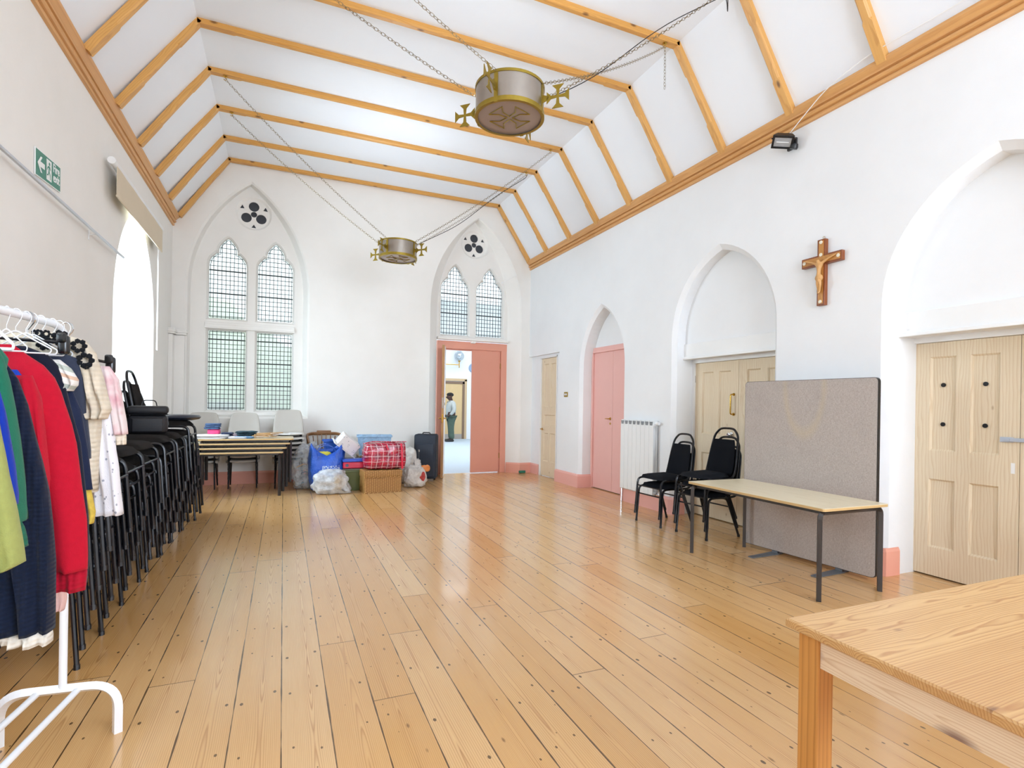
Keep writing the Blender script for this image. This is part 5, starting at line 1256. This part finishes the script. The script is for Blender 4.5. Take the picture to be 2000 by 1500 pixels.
bm = B(); rbox(bm, (0, -0.135, 0.38), (0.34, 0.06, 0.60), 0.02, 3); obj('front_pocket', bm, M['case_cloth'], root, smooth=True)
for dy in (-0.085, 0.085): bm = B(); L = rr_rect(0.202, 0.04, 0.842, 0.04); tube(bm, [(a, dy, b) for a, b in L], 0.004, 5, closed=True); obj('piping', bm, M['black'], root)
bm = B(); tube(bm, bend([(-0.07, 0, 0.838), (-0.06, 0, 0.87), (0.06, 0, 0.87), (0.07, 0, 0.838)], 0.02), 0.010, 8); obj('handle', bm, M['black'], root, smooth=True)
bm = B(); tube(bm, [(-0.10, -0.168, 0.53), (-0.10, -0.168, 0.32)], 0.004, 6); rbox(bm, (-0.10, -0.168, 0.55), (0.03, 0.012, 0.04), 0.004); obj('zip_pull', bm, M['chrome'], root)
for sx in (-1, 1): bm = B(); tube(bm, [(0.15 * sx - 0.015, 0.06, 0.025), (0.15 * sx + 0.015, 0.06, 0.025)], 0.025, 12); obj('wheel', bm, M['rubber'], root, smooth=True)

# cooler bag on a stack of chairs
M['nylon'] = plain('black_nylon', '#1b1b20', 0.55, bump=0.3, bscale=350, spec=0.5)
BZ = 0.49 + 0.6 + 0.0
root = thing('cooler_bag', 'black zipped cooler bag sitting on stacked black chairs', 'bag', (-1.13, 5.80, BZ), 0.15)
bm = B(); rbox(bm, (0, 0, 0.085), (0.30, 0.27, 0.165), 0.035, 3); obj('bag_body', bm, M['nylon'], root, smooth=True)
bm = B(); rbox(bm, (0, 0, 0.212), (0.31, 0.28, 0.075), 0.028, 3); obj('lid', bm, M['nylon'], root, smooth=True)
bm = B(); rbox(bm, (0.0, -0.145, 0.08), (0.24, 0.035, 0.13), 0.015, 3); obj('front_pocket', bm, M['nylon'], root, smooth=True)
bm = B(); L = rr_rect(0.152, -0.142, 0.142, 0.03); tube(bm, [(a, b, 0.173) for a, b in L], 0.004, 5, closed=True); obj('zip', bm, M['black_metal'], root)
bm = B(); tube(bm, bend([(-0.06, 0.08, 0.245), (-0.05, 0.08, 0.30), (0.05, 0.08, 0.30), (0.06, 0.08, 0.245)], 0.03), 0.012, 6, flat=0.4); obj('handle', bm, M['nylon'], root)
bm = B(); box(bm, (0.155, -0.06, 0.09), (0.002, 0.008, 0.03)); box(bm, (0.155, -0.025, 0.085), (0.002, 0.05, 0.010)); obj('woven_logo', bm, plain('faded_logo', '#6f7176', 0.6), root)
# round vinyl cushions lying on two of the stacks
M['vinyl'] = plain('dark_blue_vinyl', '#262d3c', 0.3, spec=0.6)
for (x, y, z, lb) in ((-1.0, 6.40, 0.49 + 0.70 + 0.002, 'dark blue vinyl cushion on tallest stack of chairs'), ):
    bm = B(); lathe(bm, [(0.15, 0), (0.20, 0.012), (0.215, 0.03), (0.20, 0.05), (0.12, 0.058)], (x, y, z), 28); tag(obj('seat_cushion', bm, M['vinyl'], smooth=True, angle=60), lb, 'cushion')

# ------------------------------------------------------------------ clothes rail with garments
M['rail_white'] = plain('white_enamelled_tube', '#eceef2', 0.25, vary=0.01)
RD = Vector((0.124, 0.992, 0)).normalized(); RP = Vector((-0.815, 2.735, 0)); RN = Vector((RD.y, -RD.x, 0)); RZt = 1.69; RL = 1.55
def rl(s, a, z): return RP - RD * s + RN * a + Vector((0, 0, z))
root = thing('clothes_rail', 'white tubular clothes rail crowded with garments', 'clothes rail', tuple(RP))
bm = B(); tube(bm, bend([rl(0, 0, 0.205), rl(0, 0, RZt), rl(RL, 0, RZt), rl(RL, 0, 0.205)], 0.13, 8), 0.0145, 12); obj('rail_frame', bm, M['rail_white'], root, smooth=True)
for s in (0, RL):
    bm = B(); tube(bm, bend([rl(s, -0.215, 0.0), rl(s, -0.215, 0.205), rl(s, 0.195, 0.205), rl(s, 0.195, 0.0)], 0.16, 9), 0.021, 4, flat=1.0); obj('foot', bm, M['rail_white'], root)
for a in (-0.085, 0.055):
    bm = B(); tube(bm, [rl(0.005, a, 0.198), rl(RL - 0.005, a, 0.198)], 0.0125, 10); obj('base_bar', bm, M['rail_white'], root, smooth=True)

CXP, CYP = 1000.0, 791.02
def plane_pt(u, v_, s, out=0.0):
    """point of the garment hung at distance s along the rail that lies towards picture direction (u, v)"""
    d = _f0 + CR * ((u - CXP) / FPX) - CU * ((v_ - CYP) / FPX); o_ = Vector((0, 0, EYE)); p0 = RP - RD * s
    k = (p0 - o_).dot(RD) / d.dot(RD); return o_ + d * k - RD * out
def garment(bm, rows, s, th=0.05, folds=3, amp=0.35, seed=0, out=0.0, nv=4, nu=28):
    """closed cloth tube whose outline runs through the rows (left, right, height)"""
    rr_ = []
    for i in range(len(rows) - 1):
        for k in range(nv):
            t_ = k / nv; rr_.append(tuple(rows[i][j] * (1 - t_) + rows[i + 1][j] * t_ for j in range(3)))
    rr_.append(rows[-1]); loops = []
    for i, (ul, ur, v_) in enumerate(rr_):
        a, b = plane_pt(ul, v_, s, out), plane_pt(ur, v_, s, out); c = (a + b) / 2; hw = (b - a) / 2; L = []
        f_ = i / (len(rr_) - 1); tk = th * min(1.0, 0.35 + 2.5 * f_)
        for k in range(nu):
            an = 2 * PI * k / nu; x = math.cos(an); y = math.sin(an); ys = math.copysign(abs(y) ** 0.7, y)
            ph = x * folds * 3.1 + seed + 0.6 * math.sin(f_ * 4 + seed); rip = 1 + amp * math.sin(ph) * (0.4 + f_) + 0.15 * noise.noise(Vector((x * 3, f_ * 6, seed)))
            L.append(c + hw * x - RD * (ys * tk * rip))
        loops.append(L)
    loft(bm, loops, caps=True)
def shade(name, hx, knit=0, **k):
    t = NT(name); tc = t.n('ShaderNodeTexCoord'); X = t.xyz(); c = lin(hx)
    nz = t.noise(tc.outputs['Object'], 60, 3); t.p(Roughness=0.9, Sheen_Weight=0.08, Specular_IOR_Level=0.2)
    col = t.mix(nz, tuple(x * 0.88 for x in c[:3]) + (1,), tuple(min(1, x * 1.1) for x in c[:3]) + (1,))
    if knit:
        r_ = t.ma('SINE', t.ma('MULTIPLY', X[0], knit)); r2 = t.ma('SINE', t.ma('MULTIPLY', X[2], knit * 1.3)); h_ = t.ma('MULTIPLY', t.ma('ADD', r_, t.ma('MULTIPLY', r2, 0.5)), 0.5)
        t.bump(h_, 0.6, 0.006); col = t.mix(t.ma('MULTIPLY', t.ma('ADD', h_, 0.6), 0.25), col, tuple(x * 0.6 for x in c[:3]) + (1,))
    else: t.bump(t.noise(tc.outputs['Object'], 250, 2), 0.4, 0.003)
    t.p(Base_Color=col); return t
def G(name, label, cat, s, parts, m, group=None):
    """parts: list of (part name or None, rows, thickness, out, material)"""
    p = plane_pt(60, 700, s); root = thing(name, label, cat, (p.x, p.y, 0))
    for (pn, rows, th, out, mm) in parts:
        bm = B(); garment(bm, rows, s, th, seed=len(name) + s * 31 + out * 50, out=out); obj(pn, bm, mm or m, root, smooth=True, angle=180)
    root['group'] = 'garments on the clothes rail'
    return root
mk = lambda n, h, k=0: shade(n, h, k).m
# far to near along the rail
t = shade('tie_dye_pink', '#dfc6c6'); 
nz = t.noise(t.n('ShaderNodeTexCoord').outputs['Object'], 9, 3); t.p(Base_Color=t.mix(t.ramp(nz, [(0.4, 0.0), (0.62, 1.0)]), lin('#e6d5d3'), lin('#cf8a97')))
G('sweatshirt', 'pink and cream tie-dye sweatshirt at far end of rail', 'clothes', 0.03, [('body', [(70, 150, 708), (40, 205, 722), (50, 200, 790), (50, 196, 900)], 0.04, 0, None), ('sleeve', [(188, 216, 716), (190, 233, 742), (200, 240, 785), (207, 247, 825), (214, 249, 848)], 0.035, 0.01, None), ('cuff', [(217, 248, 846), (219, 247, 868)], 0.022, 0.01, mk('cream_ribbing', '#e9dcc8', 300))], t.m)
t = shade('dotted_white_cotton', '#e4e2e8'); vo = t.n('ShaderNodeTexVoronoi'); X = t.xyz(); t.l(t.comb(t.ma('MULTIPLY', X[0], 38), t.ma('MULTIPLY', X[1], 38), t.ma('MULTIPLY', X[2], 34)), vo.inputs['Vector']); vo.inputs['Scale'].default_value = 1
t.p(Base_Color=t.mix(t.ma('MULTIPLY', t.ma('LESS_THAN', vo.outputs['Distance'], 0.17), 0.75), lin('#e7e5ea'), lin('#7f8496')))
G('pyjama_suit', 'white cotton suit with small grey dots, reaching lowest at far end', 'clothes', 0.07, [('body', [(90, 200, 740), (140, 218, 800), (168, 223, 840), (178, 226, 880), (175, 231, 915), (181, 234, 960), (182, 239, 1005)], 0.035, 0, None)], t.m)
KN = mk('cream_chunky_knit', '#dccfba', 260); FL = mk('black_flower_stitch', '#16181d')
r = G('knitted_jumper', 'cream knitted jumper with black crocheted flowers', 'clothes', 0.12, [('body', [(20, 112, 650), (-10, 165, 664), (-20, 186, 690), (-20, 196, 730), (-15, 198, 800), (-10, 190, 960)], 0.05, 0, None), ('sleeve', [(140, 176, 672), (150, 196, 700), (158, 208, 740), (164, 216, 775), (168, 222, 800), (182, 212, 818)], 0.045, 0.035, None)], KN)
for k, (u, v_, q) in enumerate(((143, 666, 10), (113, 675, 9), (117, 658, 5), (155, 676, 5), (175, 680, 9), (187, 707, 10), (189, 718, 4), (103, 657, 5), (96, 656, 4))):
    c = plane_pt(u, v_, 0.12, 0.095 if u < 160 else 0.085); bm = B(); sc = q / 14 * 0.030 * 1.4
    for j in range(7):
        an = j * 2 * PI / 7; cc = c + (RN * math.cos(an) + Vector((0, 0, 1)) * math.sin(an)) * sc * 0.7; blob(bm, cc, (sc * 0.38, sc * 0.30, sc * 0.38), j, 0, 1, 1)
    obj('flower', bm, FL, r, smooth=True, label='black crocheted flower')
GN = mk('grey_navy_jersey', '#353b4d')
G('polo_shirt', 'faded charcoal navy polo shirt in front of cream jumper', 'clothes', 0.20, [('body', [(30, 130, 692), (10, 152, 700), (10, 163, 735), (20, 168, 800), (20, 176, 880), (20, 176, 896)], 0.04, 0, None)], GN)
G('trousers', 'dark navy trousers hung behind the black hooded top', 'clothes', 0.235, [('legs', [(60, 140, 760), (60, 158, 800), (60, 172, 880), (60, 180, 950), (60, 181, 956)], 0.035, 0, None)], mk('navy_twill', '#1f2740'))
G('patterned_leggings', 'yellow and red patterned fabric hanging below dark trousers', 'clothes', 0.22, [('cloth', [(120, 172, 930), (130, 178, 960), (140, 186, 1000), (140, 182, 1022)], 0.02, 0, None)], plain('yellow_pattern', '#d9b048', 0.8, vary=0.7, vscale=30))
t = shade('striped_cotton', '#d9cfc6'); X = t.xyz(); f = t.ma('FRACT', t.ma('MULTIPLY', t.ma('ADD', X[2], t.ma('MULTIPLY', X[0], 0.4)), 16)); t.p(Base_Color=t.ramp(f, [(0.0, '#e6e2dc'), (0.35, '#d5b49c'), (0.55, '#e9e6e1'), (0.75, '#b9bfb4')], 'CONSTANT'))
G('striped_tee', 'pale striped tee with short sleeve poking out', 'clothes', 0.25, [('body', [(20, 100, 700), (10, 118, 715), (10, 120, 800)], 0.03, 0, None), ('sleeve', [(98, 120, 703), (104, 140, 720), (112, 154, 742), (120, 152, 752), (130, 140, 764)], 0.03, 0.01, None)], t.m)
G('hooded_top', 'black hooded top directly behind the red sweatshirt', 'clothes', 0.29, [('body', [(0, 50, 676), (-40, 92, 692), (-50, 113, 714), (-50, 124, 740), (-40, 136, 790), (-40, 157, 865), (-40, 166, 950), (-30, 172, 1014), (-20, 173, 1100), (-10, 168, 1140)], 0.04, 0, None)], mk('black_jersey', '#15182a'))
RED = mk('red_sweatshirt_cotton', '#b80f2a')
r = G('sweatshirt', 'bright red sweatshirt hanging in front of the black top', 'clothes', 0.35, [('body', [(-60, 26, 673), (-100, 52, 692), (-110, 84, 713), (-110, 106, 738), (-105, 119, 765), (-100, 129, 795), (-95, 141, 830), (-90, 150, 868), (-80, 160, 950), (-60, 170, 1014), (-40, 172, 1080), (20, 171, 1112)], 0.05, 0, None), ('hem', [(22, 171, 1110), (60, 167, 1152)], 0.035, 0, mk('red_ribbing', '#b00e2a', 300)), ('sleeve', [(40, 82, 735), (48, 96, 775), (58, 104, 830), (66, 110, 880), (74, 116, 930), (84, 113, 965), (94, 106, 990)], 0.045, 0.06, None)], RED)
G('polo_shirt', 'cobalt blue polo shirt between green and red garments', 'clothes', 0.40, [('body', [(-60, 34, 722), (-80, 50, 742), (-80, 60, 775), (-75, 64, 800), (-75, 62, 870)], 0.03, 0, None)], mk('cobalt_pique', '#1c3fa8'))
r = G('ribbed_cardigan', 'long navy ribbed cardigan with white band at its hem', 'clothes', 0.47, [('body', [(-130, 14, 712), (-150, 34, 740), (-150, 52, 790), (-140, 66, 850), (-130, 80, 905), (-110, 92, 960), (-80, 99, 1030), (-50, 104, 1100), (-20, 103, 1180), (-6, 101, 1232)], 0.05, 0, None), ('white_hem', [(0, 101, 1228), (8, 98, 1256)], 0.042, 0, mk('white_ribbing', '#e8e2d6', 320))], mk('navy_rib_knit', '#131d33', 330))
r['label'] = 'long navy ribbed knit with a white band at its hem'
r = G('jumper', 'bottle green jumper sleeve hanging in front of the navy knit', 'clothes', 0.56, [('body', [(-160, -10, 668), (-200, 12, 700), (-200, -10, 800), (-190, -20, 900)], 0.05, 0, None), ('sleeve', [(-50, 3, 674), (-40, 15, 700), (-32, 26, 745), (-22, 36, 800), (-10, 43, 850), (4, 48, 900), (16, 52, 950), (30, 55, 1000), (36, 52, 1016)], 0.04, 0.03, None), ('cuff', [(35, 52, 1014), (37, 56, 1042), (38, 60, 1064)], 0.028, 0.03, mk('green_ribbing', '#1b6a51', 300))], mk('bottle_green_wool', '#1d6e55'))
G('tee', 'royal blue top between the green jumper and lime fleece', 'clothes', 0.66, [('body', [(-160, -6, 742), (-160, 8, 800), (-150, 18, 860), (-140, 26, 910), (-120, 32, 965), (-110, 31, 986)], 0.035, 0, None)], mk('royal_blue_jersey', '#1335a4'))
G('fleece', 'lime green fleece at the near end of the rail', 'clothes', 0.76, [('body', [(-200, -10, 780), (-190, 0, 850), (-180, 14, 930), (-160, 28, 1000), (-140, 38, 1060), (-100, 43, 1100), (-60, 20, 1112)], 0.05, 0, None)], mk('lime_fleece', '#9da35e'))
G('pink_dress', 'pale pink dress hem showing behind the red sweatshirt', 'clothes', 0.10, [('hem', [(60, 124, 1040), (84, 128, 1110), (92, 130, 1170), (96, 124, 1192)], 0.02, 0, None)], mk('pale_pink_cotton', '#e4bdb8'))

HT = hanger(M['hang_white'], 0.13, thick=0.0062); HTt = tree(HT); used_t = False
# hangers on the rail, each hook over the tube
def rail_hanger(s, proto_t, proto, first, label, lean=0.0, dz=0.0):
    r = proto if first else dup_tree(proto_t)
    p = rl(s, 0, RZt + 0.0165 + dz); r.location = p; r.rotation_euler = (0, 0, math.atan2(RN.y, RN.x) + lean); r['label'] = label; r['category'] = 'hanger'; r['group'] = 'white hangers on the clothes rail'
    return r
for k, (s, nm) in enumerate(((0.02, 'tie-dye sweatshirt'), (0.07, 'dotted suit'), (0.12, 'cream knitted jumper'), (0.20, 'charcoal navy polo shirt'), (0.25, 'striped tee'), (0.29, 'black hooded top'), (0.35, 'red sweatshirt'), (0.40, 'cobalt polo shirt'), (0.47, 'navy ribbed knit'), (0.56, 'bottle green jumper'), (0.66, 'royal blue top'), (0.76, 'lime green fleece'))):
    thick_ = s in (0.47, 0.56)
    r = rail_hanger(s, HTt if thick_ else HWt, HT, thick_ and not used_t, ('thick ' if thick_ else '') + 'white hanger on the rail carrying the ' + nm, lean=0.12 * math.sin(k * 2.3)); used_t = used_t or thick_; r.scale = (0.45 if s >= 0.4 else 0.75, 1, 1)
def clip_hanger(s, label, tilt, W=0.17):
    p = rl(s, 0, RZt + 0.0165); root = thing('clip_hanger', label, 'hanger', tuple(p), math.atan2(RN.y, RN.x))
    bm = B(); tube(bm, [(0.022 * math.cos(t_), 0, -0.022 + 0.024 * math.sin(t_)) for t_ in [math.radians(a) for a in range(200, -60, -26)]] + [(0.0, 0, -0.062), (0, 0, -0.085)], 0.003, 6); obj('hook', bm, M['chrome'], root)
    bm = B(); tube(bm, [(-W, 0, -0.095), (W, 0, -0.105 - tilt)], 0.010, 8, flat=0.6); obj('cross_bar', bm, M['hang_black'], root)
    for sx in (-1, 1):
        z = -0.10 - (tilt if sx > 0 else 0); bm = B(); rbox(bm, (sx * (W - 0.01), 0, z - 0.012), (0.034, 0.032, 0.072), 0.012, 3); rbox(bm, (sx * (W - 0.01), -0.018, z + 0.012), (0.030, 0.016, 0.036), 0.007, 2); obj('clip', bm, M['hang_black'], root, smooth=True)
    return root
clip_hanger(0.28, 'black clip hanger holding dark trousers near rail middle', 0.0, 0.12)
clip_hanger(0.012, 'black clip hanger at the far end of the rail', 0.055, 0.165)

# ------------------------------------------------------------------ the hall beyond the coral doors
M['carpet'] = plain('pale_blue_carpet', '#b9c6cf', 0.95, vary=0.08, vscale=20, bump=0.3)
M['hall_white'] = plaster('hall_white_paint', '#e9edf0', '#eff2f4', 0.03)
HX0, HX1, HY0, HY1, HZ = 1.9, 9.2, BK + 0.32, 20.7, 5.6
bm = B(); V = [bm.verts.new(p) for p in ((HX0, HY0, -0.002), (HX1, HY0, -0.002), (HX1, HY1, -0.002), (HX0, HY1, -0.002))]; bm.faces.new(V); struct(obj('floor_hall', bm, M['carpet']), 'pale blue carpet of the hall beyond')
bm = B(); plate(bm, [rect(HX0, HX1, 0, HZ)], lambda a, b, d=0: Vector((a, HY1 + d, b)), 0); struct(obj('wall_hall_end', bm, M['hall_white'], recalc=False))
bm = B(); plate(bm, [rect(HY0, HY1, 0, HZ)], lambda a, b, d=0: Vector((HX0 - d, a, b)), 0, 0.1); struct(obj('wall_hall_left', bm, M['hall_white'], recalc=False))
bm = B(); plate(bm, [rect(HY0, HY1, 0, HZ)], lambda a, b, d=0: Vector((HX1 + d, a, b)), 0); struct(obj('wall_hall_right', bm, M['hall_white'], recalc=False))
bm = B(); plate(bm, [rect(HX0, HX1, HY0, HY1)], lambda a, b, d=0: Vector((a, b, HZ + d)), 0); struct(obj('ceiling_hall', bm, M['ceiling'], recalc=False))
bm = B(); plate(bm, [rect(2.6, 4.5, -0.002, 0.001)], lambda a, b, d=0: Vector((a, BK + 0.30 + d, b)), 0, 0.05); struct(obj('trim_threshold', bm, plain('metal_threshold', '#cfd2d4', 0.3, 0.6)))
root = thing('door_6', 'pale oak door in far wall of the hall beyond', None, (6.2, HY1, 0), kind='structure')
bm = B(); box(bm, (6.2, HY1 - 0.03, 1.12), (0.90, 0.04, 2.20)); obj('door_leaf', bm, wood('pale_oak', '#d8bd8c', '#c2a26c', 2, 50, 0.5, knots=0), root)
bm = B(); box(bm, (6.2, HY1 - 0.055, 0.10), (0.88, 0.01, 0.20)); obj('kick_plate', bm, plain('grey_kick_plate', '#a59c92', 0.4, 0.3), root)
bm = B(); box(bm, (6.69, HY1 - 0.04, 1.15), (0.09, 0.07, 2.30)); box(bm, (5.71, HY1 - 0.04, 1.15), (0.09, 0.07, 2.30)); box(bm, (6.2, HY1 - 0.04, 2.26), (1.06, 0.07, 0.09)); obj('door_frame', bm, plain('brown_door_frame', '#7d6550', 0.5), root)
bm = B(); box(bm, (6.79, HY1 - 0.02, 1.18), (0.10, 0.04, 2.42)); box(bm, (6.2, HY1 - 0.02, 2.38), (1.28, 0.04, 0.10)); obj('architrave', bm, plain('pale_oak_architrave', '#ceb48c', 0.5), root)
root = thing('wall_lamp', 'brass wall lamp with glass globe in hall beyond', 'lamp', (6.2, HY1, 2.97))
bm = B(); lathe(bm, [(0.06, 0), (0.055, 0.02), (0.02, 0.03)], (5.80, HY1, 2.97), 16, RX(PI / 2)); tube(bm, bend([(5.80, HY1 - 0.02, 2.97), (5.80, HY1 - 0.22, 2.97), (6.44, HY1 - 0.22, 2.97)], 0.04), 0.018, 8); tube(bm, [(6.44, HY1 - 0.22, 2.85), (6.44, HY1 - 0.22, 3.12)], 0.02, 8); lathe(bm, [(0.03, 0), (0.06, 0.03), (0.05, 0.05)], (6.44, HY1 - 0.22, 3.09), 14); obj('bracket', bm, M['brass'], root, smooth=True)
bm = B(); lathe(bm, [(0.05, -0.17)] + [(0.19 * math.sin(a), -0.19 * math.cos(a)) for a in [math.radians(q) for q in range(25, 150, 12)]] + [(0.09, 0.20)], (6.44, HY1 - 0.22, 3.32), 20, cap=False); obj('glass_globe', bm, glass_clear('globe_glass', '#e6eef2', 0.3), root, smooth=True, label='clear glass globe')
root = thing('wall_clock', 'round wall clock partly hidden behind right door leaf', 'clock', (7.10, HY1, 2.88))
bm = B(); lathe(bm, [(0.17, 0), (0.19, 0.01), (0.19, 0.03), (0.17, 0.04), (0.165, 0.03)], (7.10, HY1, 2.88), 28, RX(PI / 2)); obj('clock_rim', bm, plain('blue_grey_rim', '#8ea6c4', 0.4), root, smooth=True)
bm = B(); lathe(bm, [(0.166, 0.0), (0.166, 0.028)], (7.10, HY1, 2.88), 28, RX(PI / 2)); obj('clock_face', bm, M['white'], root)
bm = B(); box(bm, (7.10, HY1 - 0.032, 2.93), (0.01, 0.004, 0.10)); box(bm, (7.065, HY1 - 0.032, 2.88), (0.08, 0.004, 0.01)); obj('clock_hands', bm, M['black'], root)

# the person standing in the hall, turned to the left and looking down
px_, py_ = 5.78, 19.30
SKIN = plain('brown_skin', '#4a3026', 0.55); TOP = fab('pale_grey_zip_top', '#b3b9b6', vary=0.1, vscale=6); TRO = fab('dark_green_trousers', '#4d6054', vary=0.3, vscale=8)
root = thing('person', 'person in pale grey zip top and dark green trousers, head bowed', 'person', (px_, py_, 0)); root.scale = (1.3, 1.25, 1.0)
P_ = lambda x, y, z: (px_ + x, py_ + y, z)
skin('body', {'pel': (P_(0, 0, 0.98), .12, .14), 'wst': (P_(-.02, 0, 1.12), .115, .15), 'ch': (P_(-.01, 0, 1.34), .125, .175), 'nk0': (P_(.0, 0, 1.50), .07, .08), 'nk': (P_(-.02, 0, 1.565), .055, .055), 'jaw': (P_(-.075, 0, 1.625), .062, .065), 'hd': (P_(-.055, 0, 1.70), .098, .082), 'crn': (P_(-.04, 0, 1.765), .07, .065), 'nose': (P_(-.165, 0, 1.66), .014, .012),
    'shl': (P_(0, -.17, 1.44), .062, .062), 'ell': (P_(.04, -.22, 1.17), .046, .046), 'wrl': (P_(-.10, -.17, .96), .032, .036), 'hnl': (P_(-.15, -.13, .93), .03, .04),
    'shr': (P_(0, .17, 1.44), .062, .062), 'elr': (P_(.04, .22, 1.17), .046, .046), 'wrr': (P_(-.10, .17, .96), .032, .036), 'hnr': (P_(-.15, .13, .93), .03, .04),
    'hpl': (P_(0, -.09, .90), .10, .10), 'knl': (P_(-.02, -.10, .50), .066, .066), 'anl': (P_(.02, -.11, .09), .045, .045), 'ftl': (P_(-.14, -.12, .035), .04, .032),
    'hpr': (P_(0, .09, .90), .10, .10), 'knr': (P_(.02, .10, .50), .066, .066), 'anr': (P_(.05, .11, .09), .045, .045), 'ftr': (P_(-.11, .12, .035), .04, .032)},
    [('pel', 'wst'), ('wst', 'ch'), ('ch', 'nk0'), ('nk0', 'nk'), ('nk', 'jaw'), ('jaw', 'hd'), ('hd', 'crn'), ('jaw', 'nose'), ('ch', 'shl'), ('shl', 'ell'), ('ell', 'wrl'), ('wrl', 'hnl'), ('ch', 'shr'), ('shr', 'elr'), ('elr', 'wrr'), ('wrr', 'hnr'), ('pel', 'hpl'), ('hpl', 'knl'), ('knl', 'anl'), ('anl', 'ftl'), ('pel', 'hpr'), ('hpr', 'knr'), ('knr', 'anr'), ('anr', 'ftr')], SKIN, root)
skin('zip_top', {'hem': (P_(.01, 0, 0.93), .145, .175), 'wst': (P_(-.02, 0, 1.10), .135, .17), 'ch': (P_(-.01, 0, 1.34), .145, .195), 'nk0': (P_(.0, 0, 1.49), .085, .10), 'col': (P_(-.015, 0, 1.555), .068, .07),
    'shl': (P_(0, -.17, 1.44), .078, .078), 'ell': (P_(.04, -.22, 1.17), .065, .065), 'wrl': (P_(-.08, -.18, .985), .048, .05), 'shr': (P_(0, .17, 1.44), .078, .078), 'elr': (P_(.04, .22, 1.17), .065, .065), 'wrr': (P_(-.08, .18, .985), .048, .05)},
    [('hem', 'wst'), ('wst', 'ch'), ('ch', 'nk0'), ('nk0', 'col'), ('ch', 'shl'), ('shl', 'ell'), ('ell', 'wrl'), ('ch', 'shr'), ('shr', 'elr'), ('elr', 'wrr')], TOP, root)
skin('trousers', {'pel': (P_(0, 0, 0.97), .128, .155), 'hpl': (P_(0, -.09, .88), .115, .115), 'knl': (P_(-.02, -.10, .50), .09, .09), 'anl': (P_(.01, -.11, .08), .085, .08), 'hpr': (P_(0, .09, .88), .115, .115), 'knr': (P_(.02, .10, .50), .09, .09), 'anr': (P_(.04, .11, .08), .085, .08)},
    [('pel', 'hpl'), ('hpl', 'knl'), ('knl', 'anl'), ('pel', 'hpr'), ('hpr', 'knr'), ('knr', 'anr')], TRO, root)
bm = B(); blob(bm, P_(-.035, 0, 1.745), (.105, .092, .085), 3, 0.04, 4, 3); obj('hair', bm, plain('short_black_hair', '#14110f', 0.8, bump=0.6, bscale=120), root, smooth=True)
bm = B(); blob(bm, P_(-.03, -.088, 1.69), (.018, .010, .028), 1, 0, 1, 2); obj('ear', bm, SKIN, root, smooth=True)
for sy, dx in ((-1, 0), (1, .03)):
    bm = B(); blob(bm, P_(-.075 + dx, .115 * sy, .045), (.145, .052, .045), 5, 0.03, 2, 3, 0.98, 0.4); obj('shoe', bm, M['black'], root, smooth=True)

# ------------------------------------------------------------------ outside the leaded window
bm = B(); V = [bm.verts.new(p) for p in ((-14, BK + 0.6, 0), (HX0 - 0.15, BK + 0.6, 0), (HX0 - 0.15, 24, 0), (-14, 24, 0))]; bm.faces.new(V); struct(obj('ground', bm, plain('grey_paving', '#a5a6a2', 0.9)))
bm = B(); rnd = random.Random(9)
for k in range(26):
    a = rnd.uniform(-8, -0.2); blob(bm, (a, 15.5 + rnd.uniform(-.5, .5), rnd.uniform(0.8, 3.4)), (0.9, 0.7, 0.9), k, 0.35, 3, 2)
tag(obj('hedge', bm, plain('pale_green_foliage', '#a5b58c', 0.9, vary=0.4, vscale=3), smooth=True), 'tall green hedge outside seen through obscured glass', 'hedge', kind='stuff')
bm = B(); rbox(bm, (-1.02, BK + 0.95, 0.69), (0.50, 0.5, 1.38), 0.03); tag(obj('bin', bm, plain('slate_grey_bin', '#53616d', 0.6)), 'slate grey box outside behind bottom of left window light', 'box')
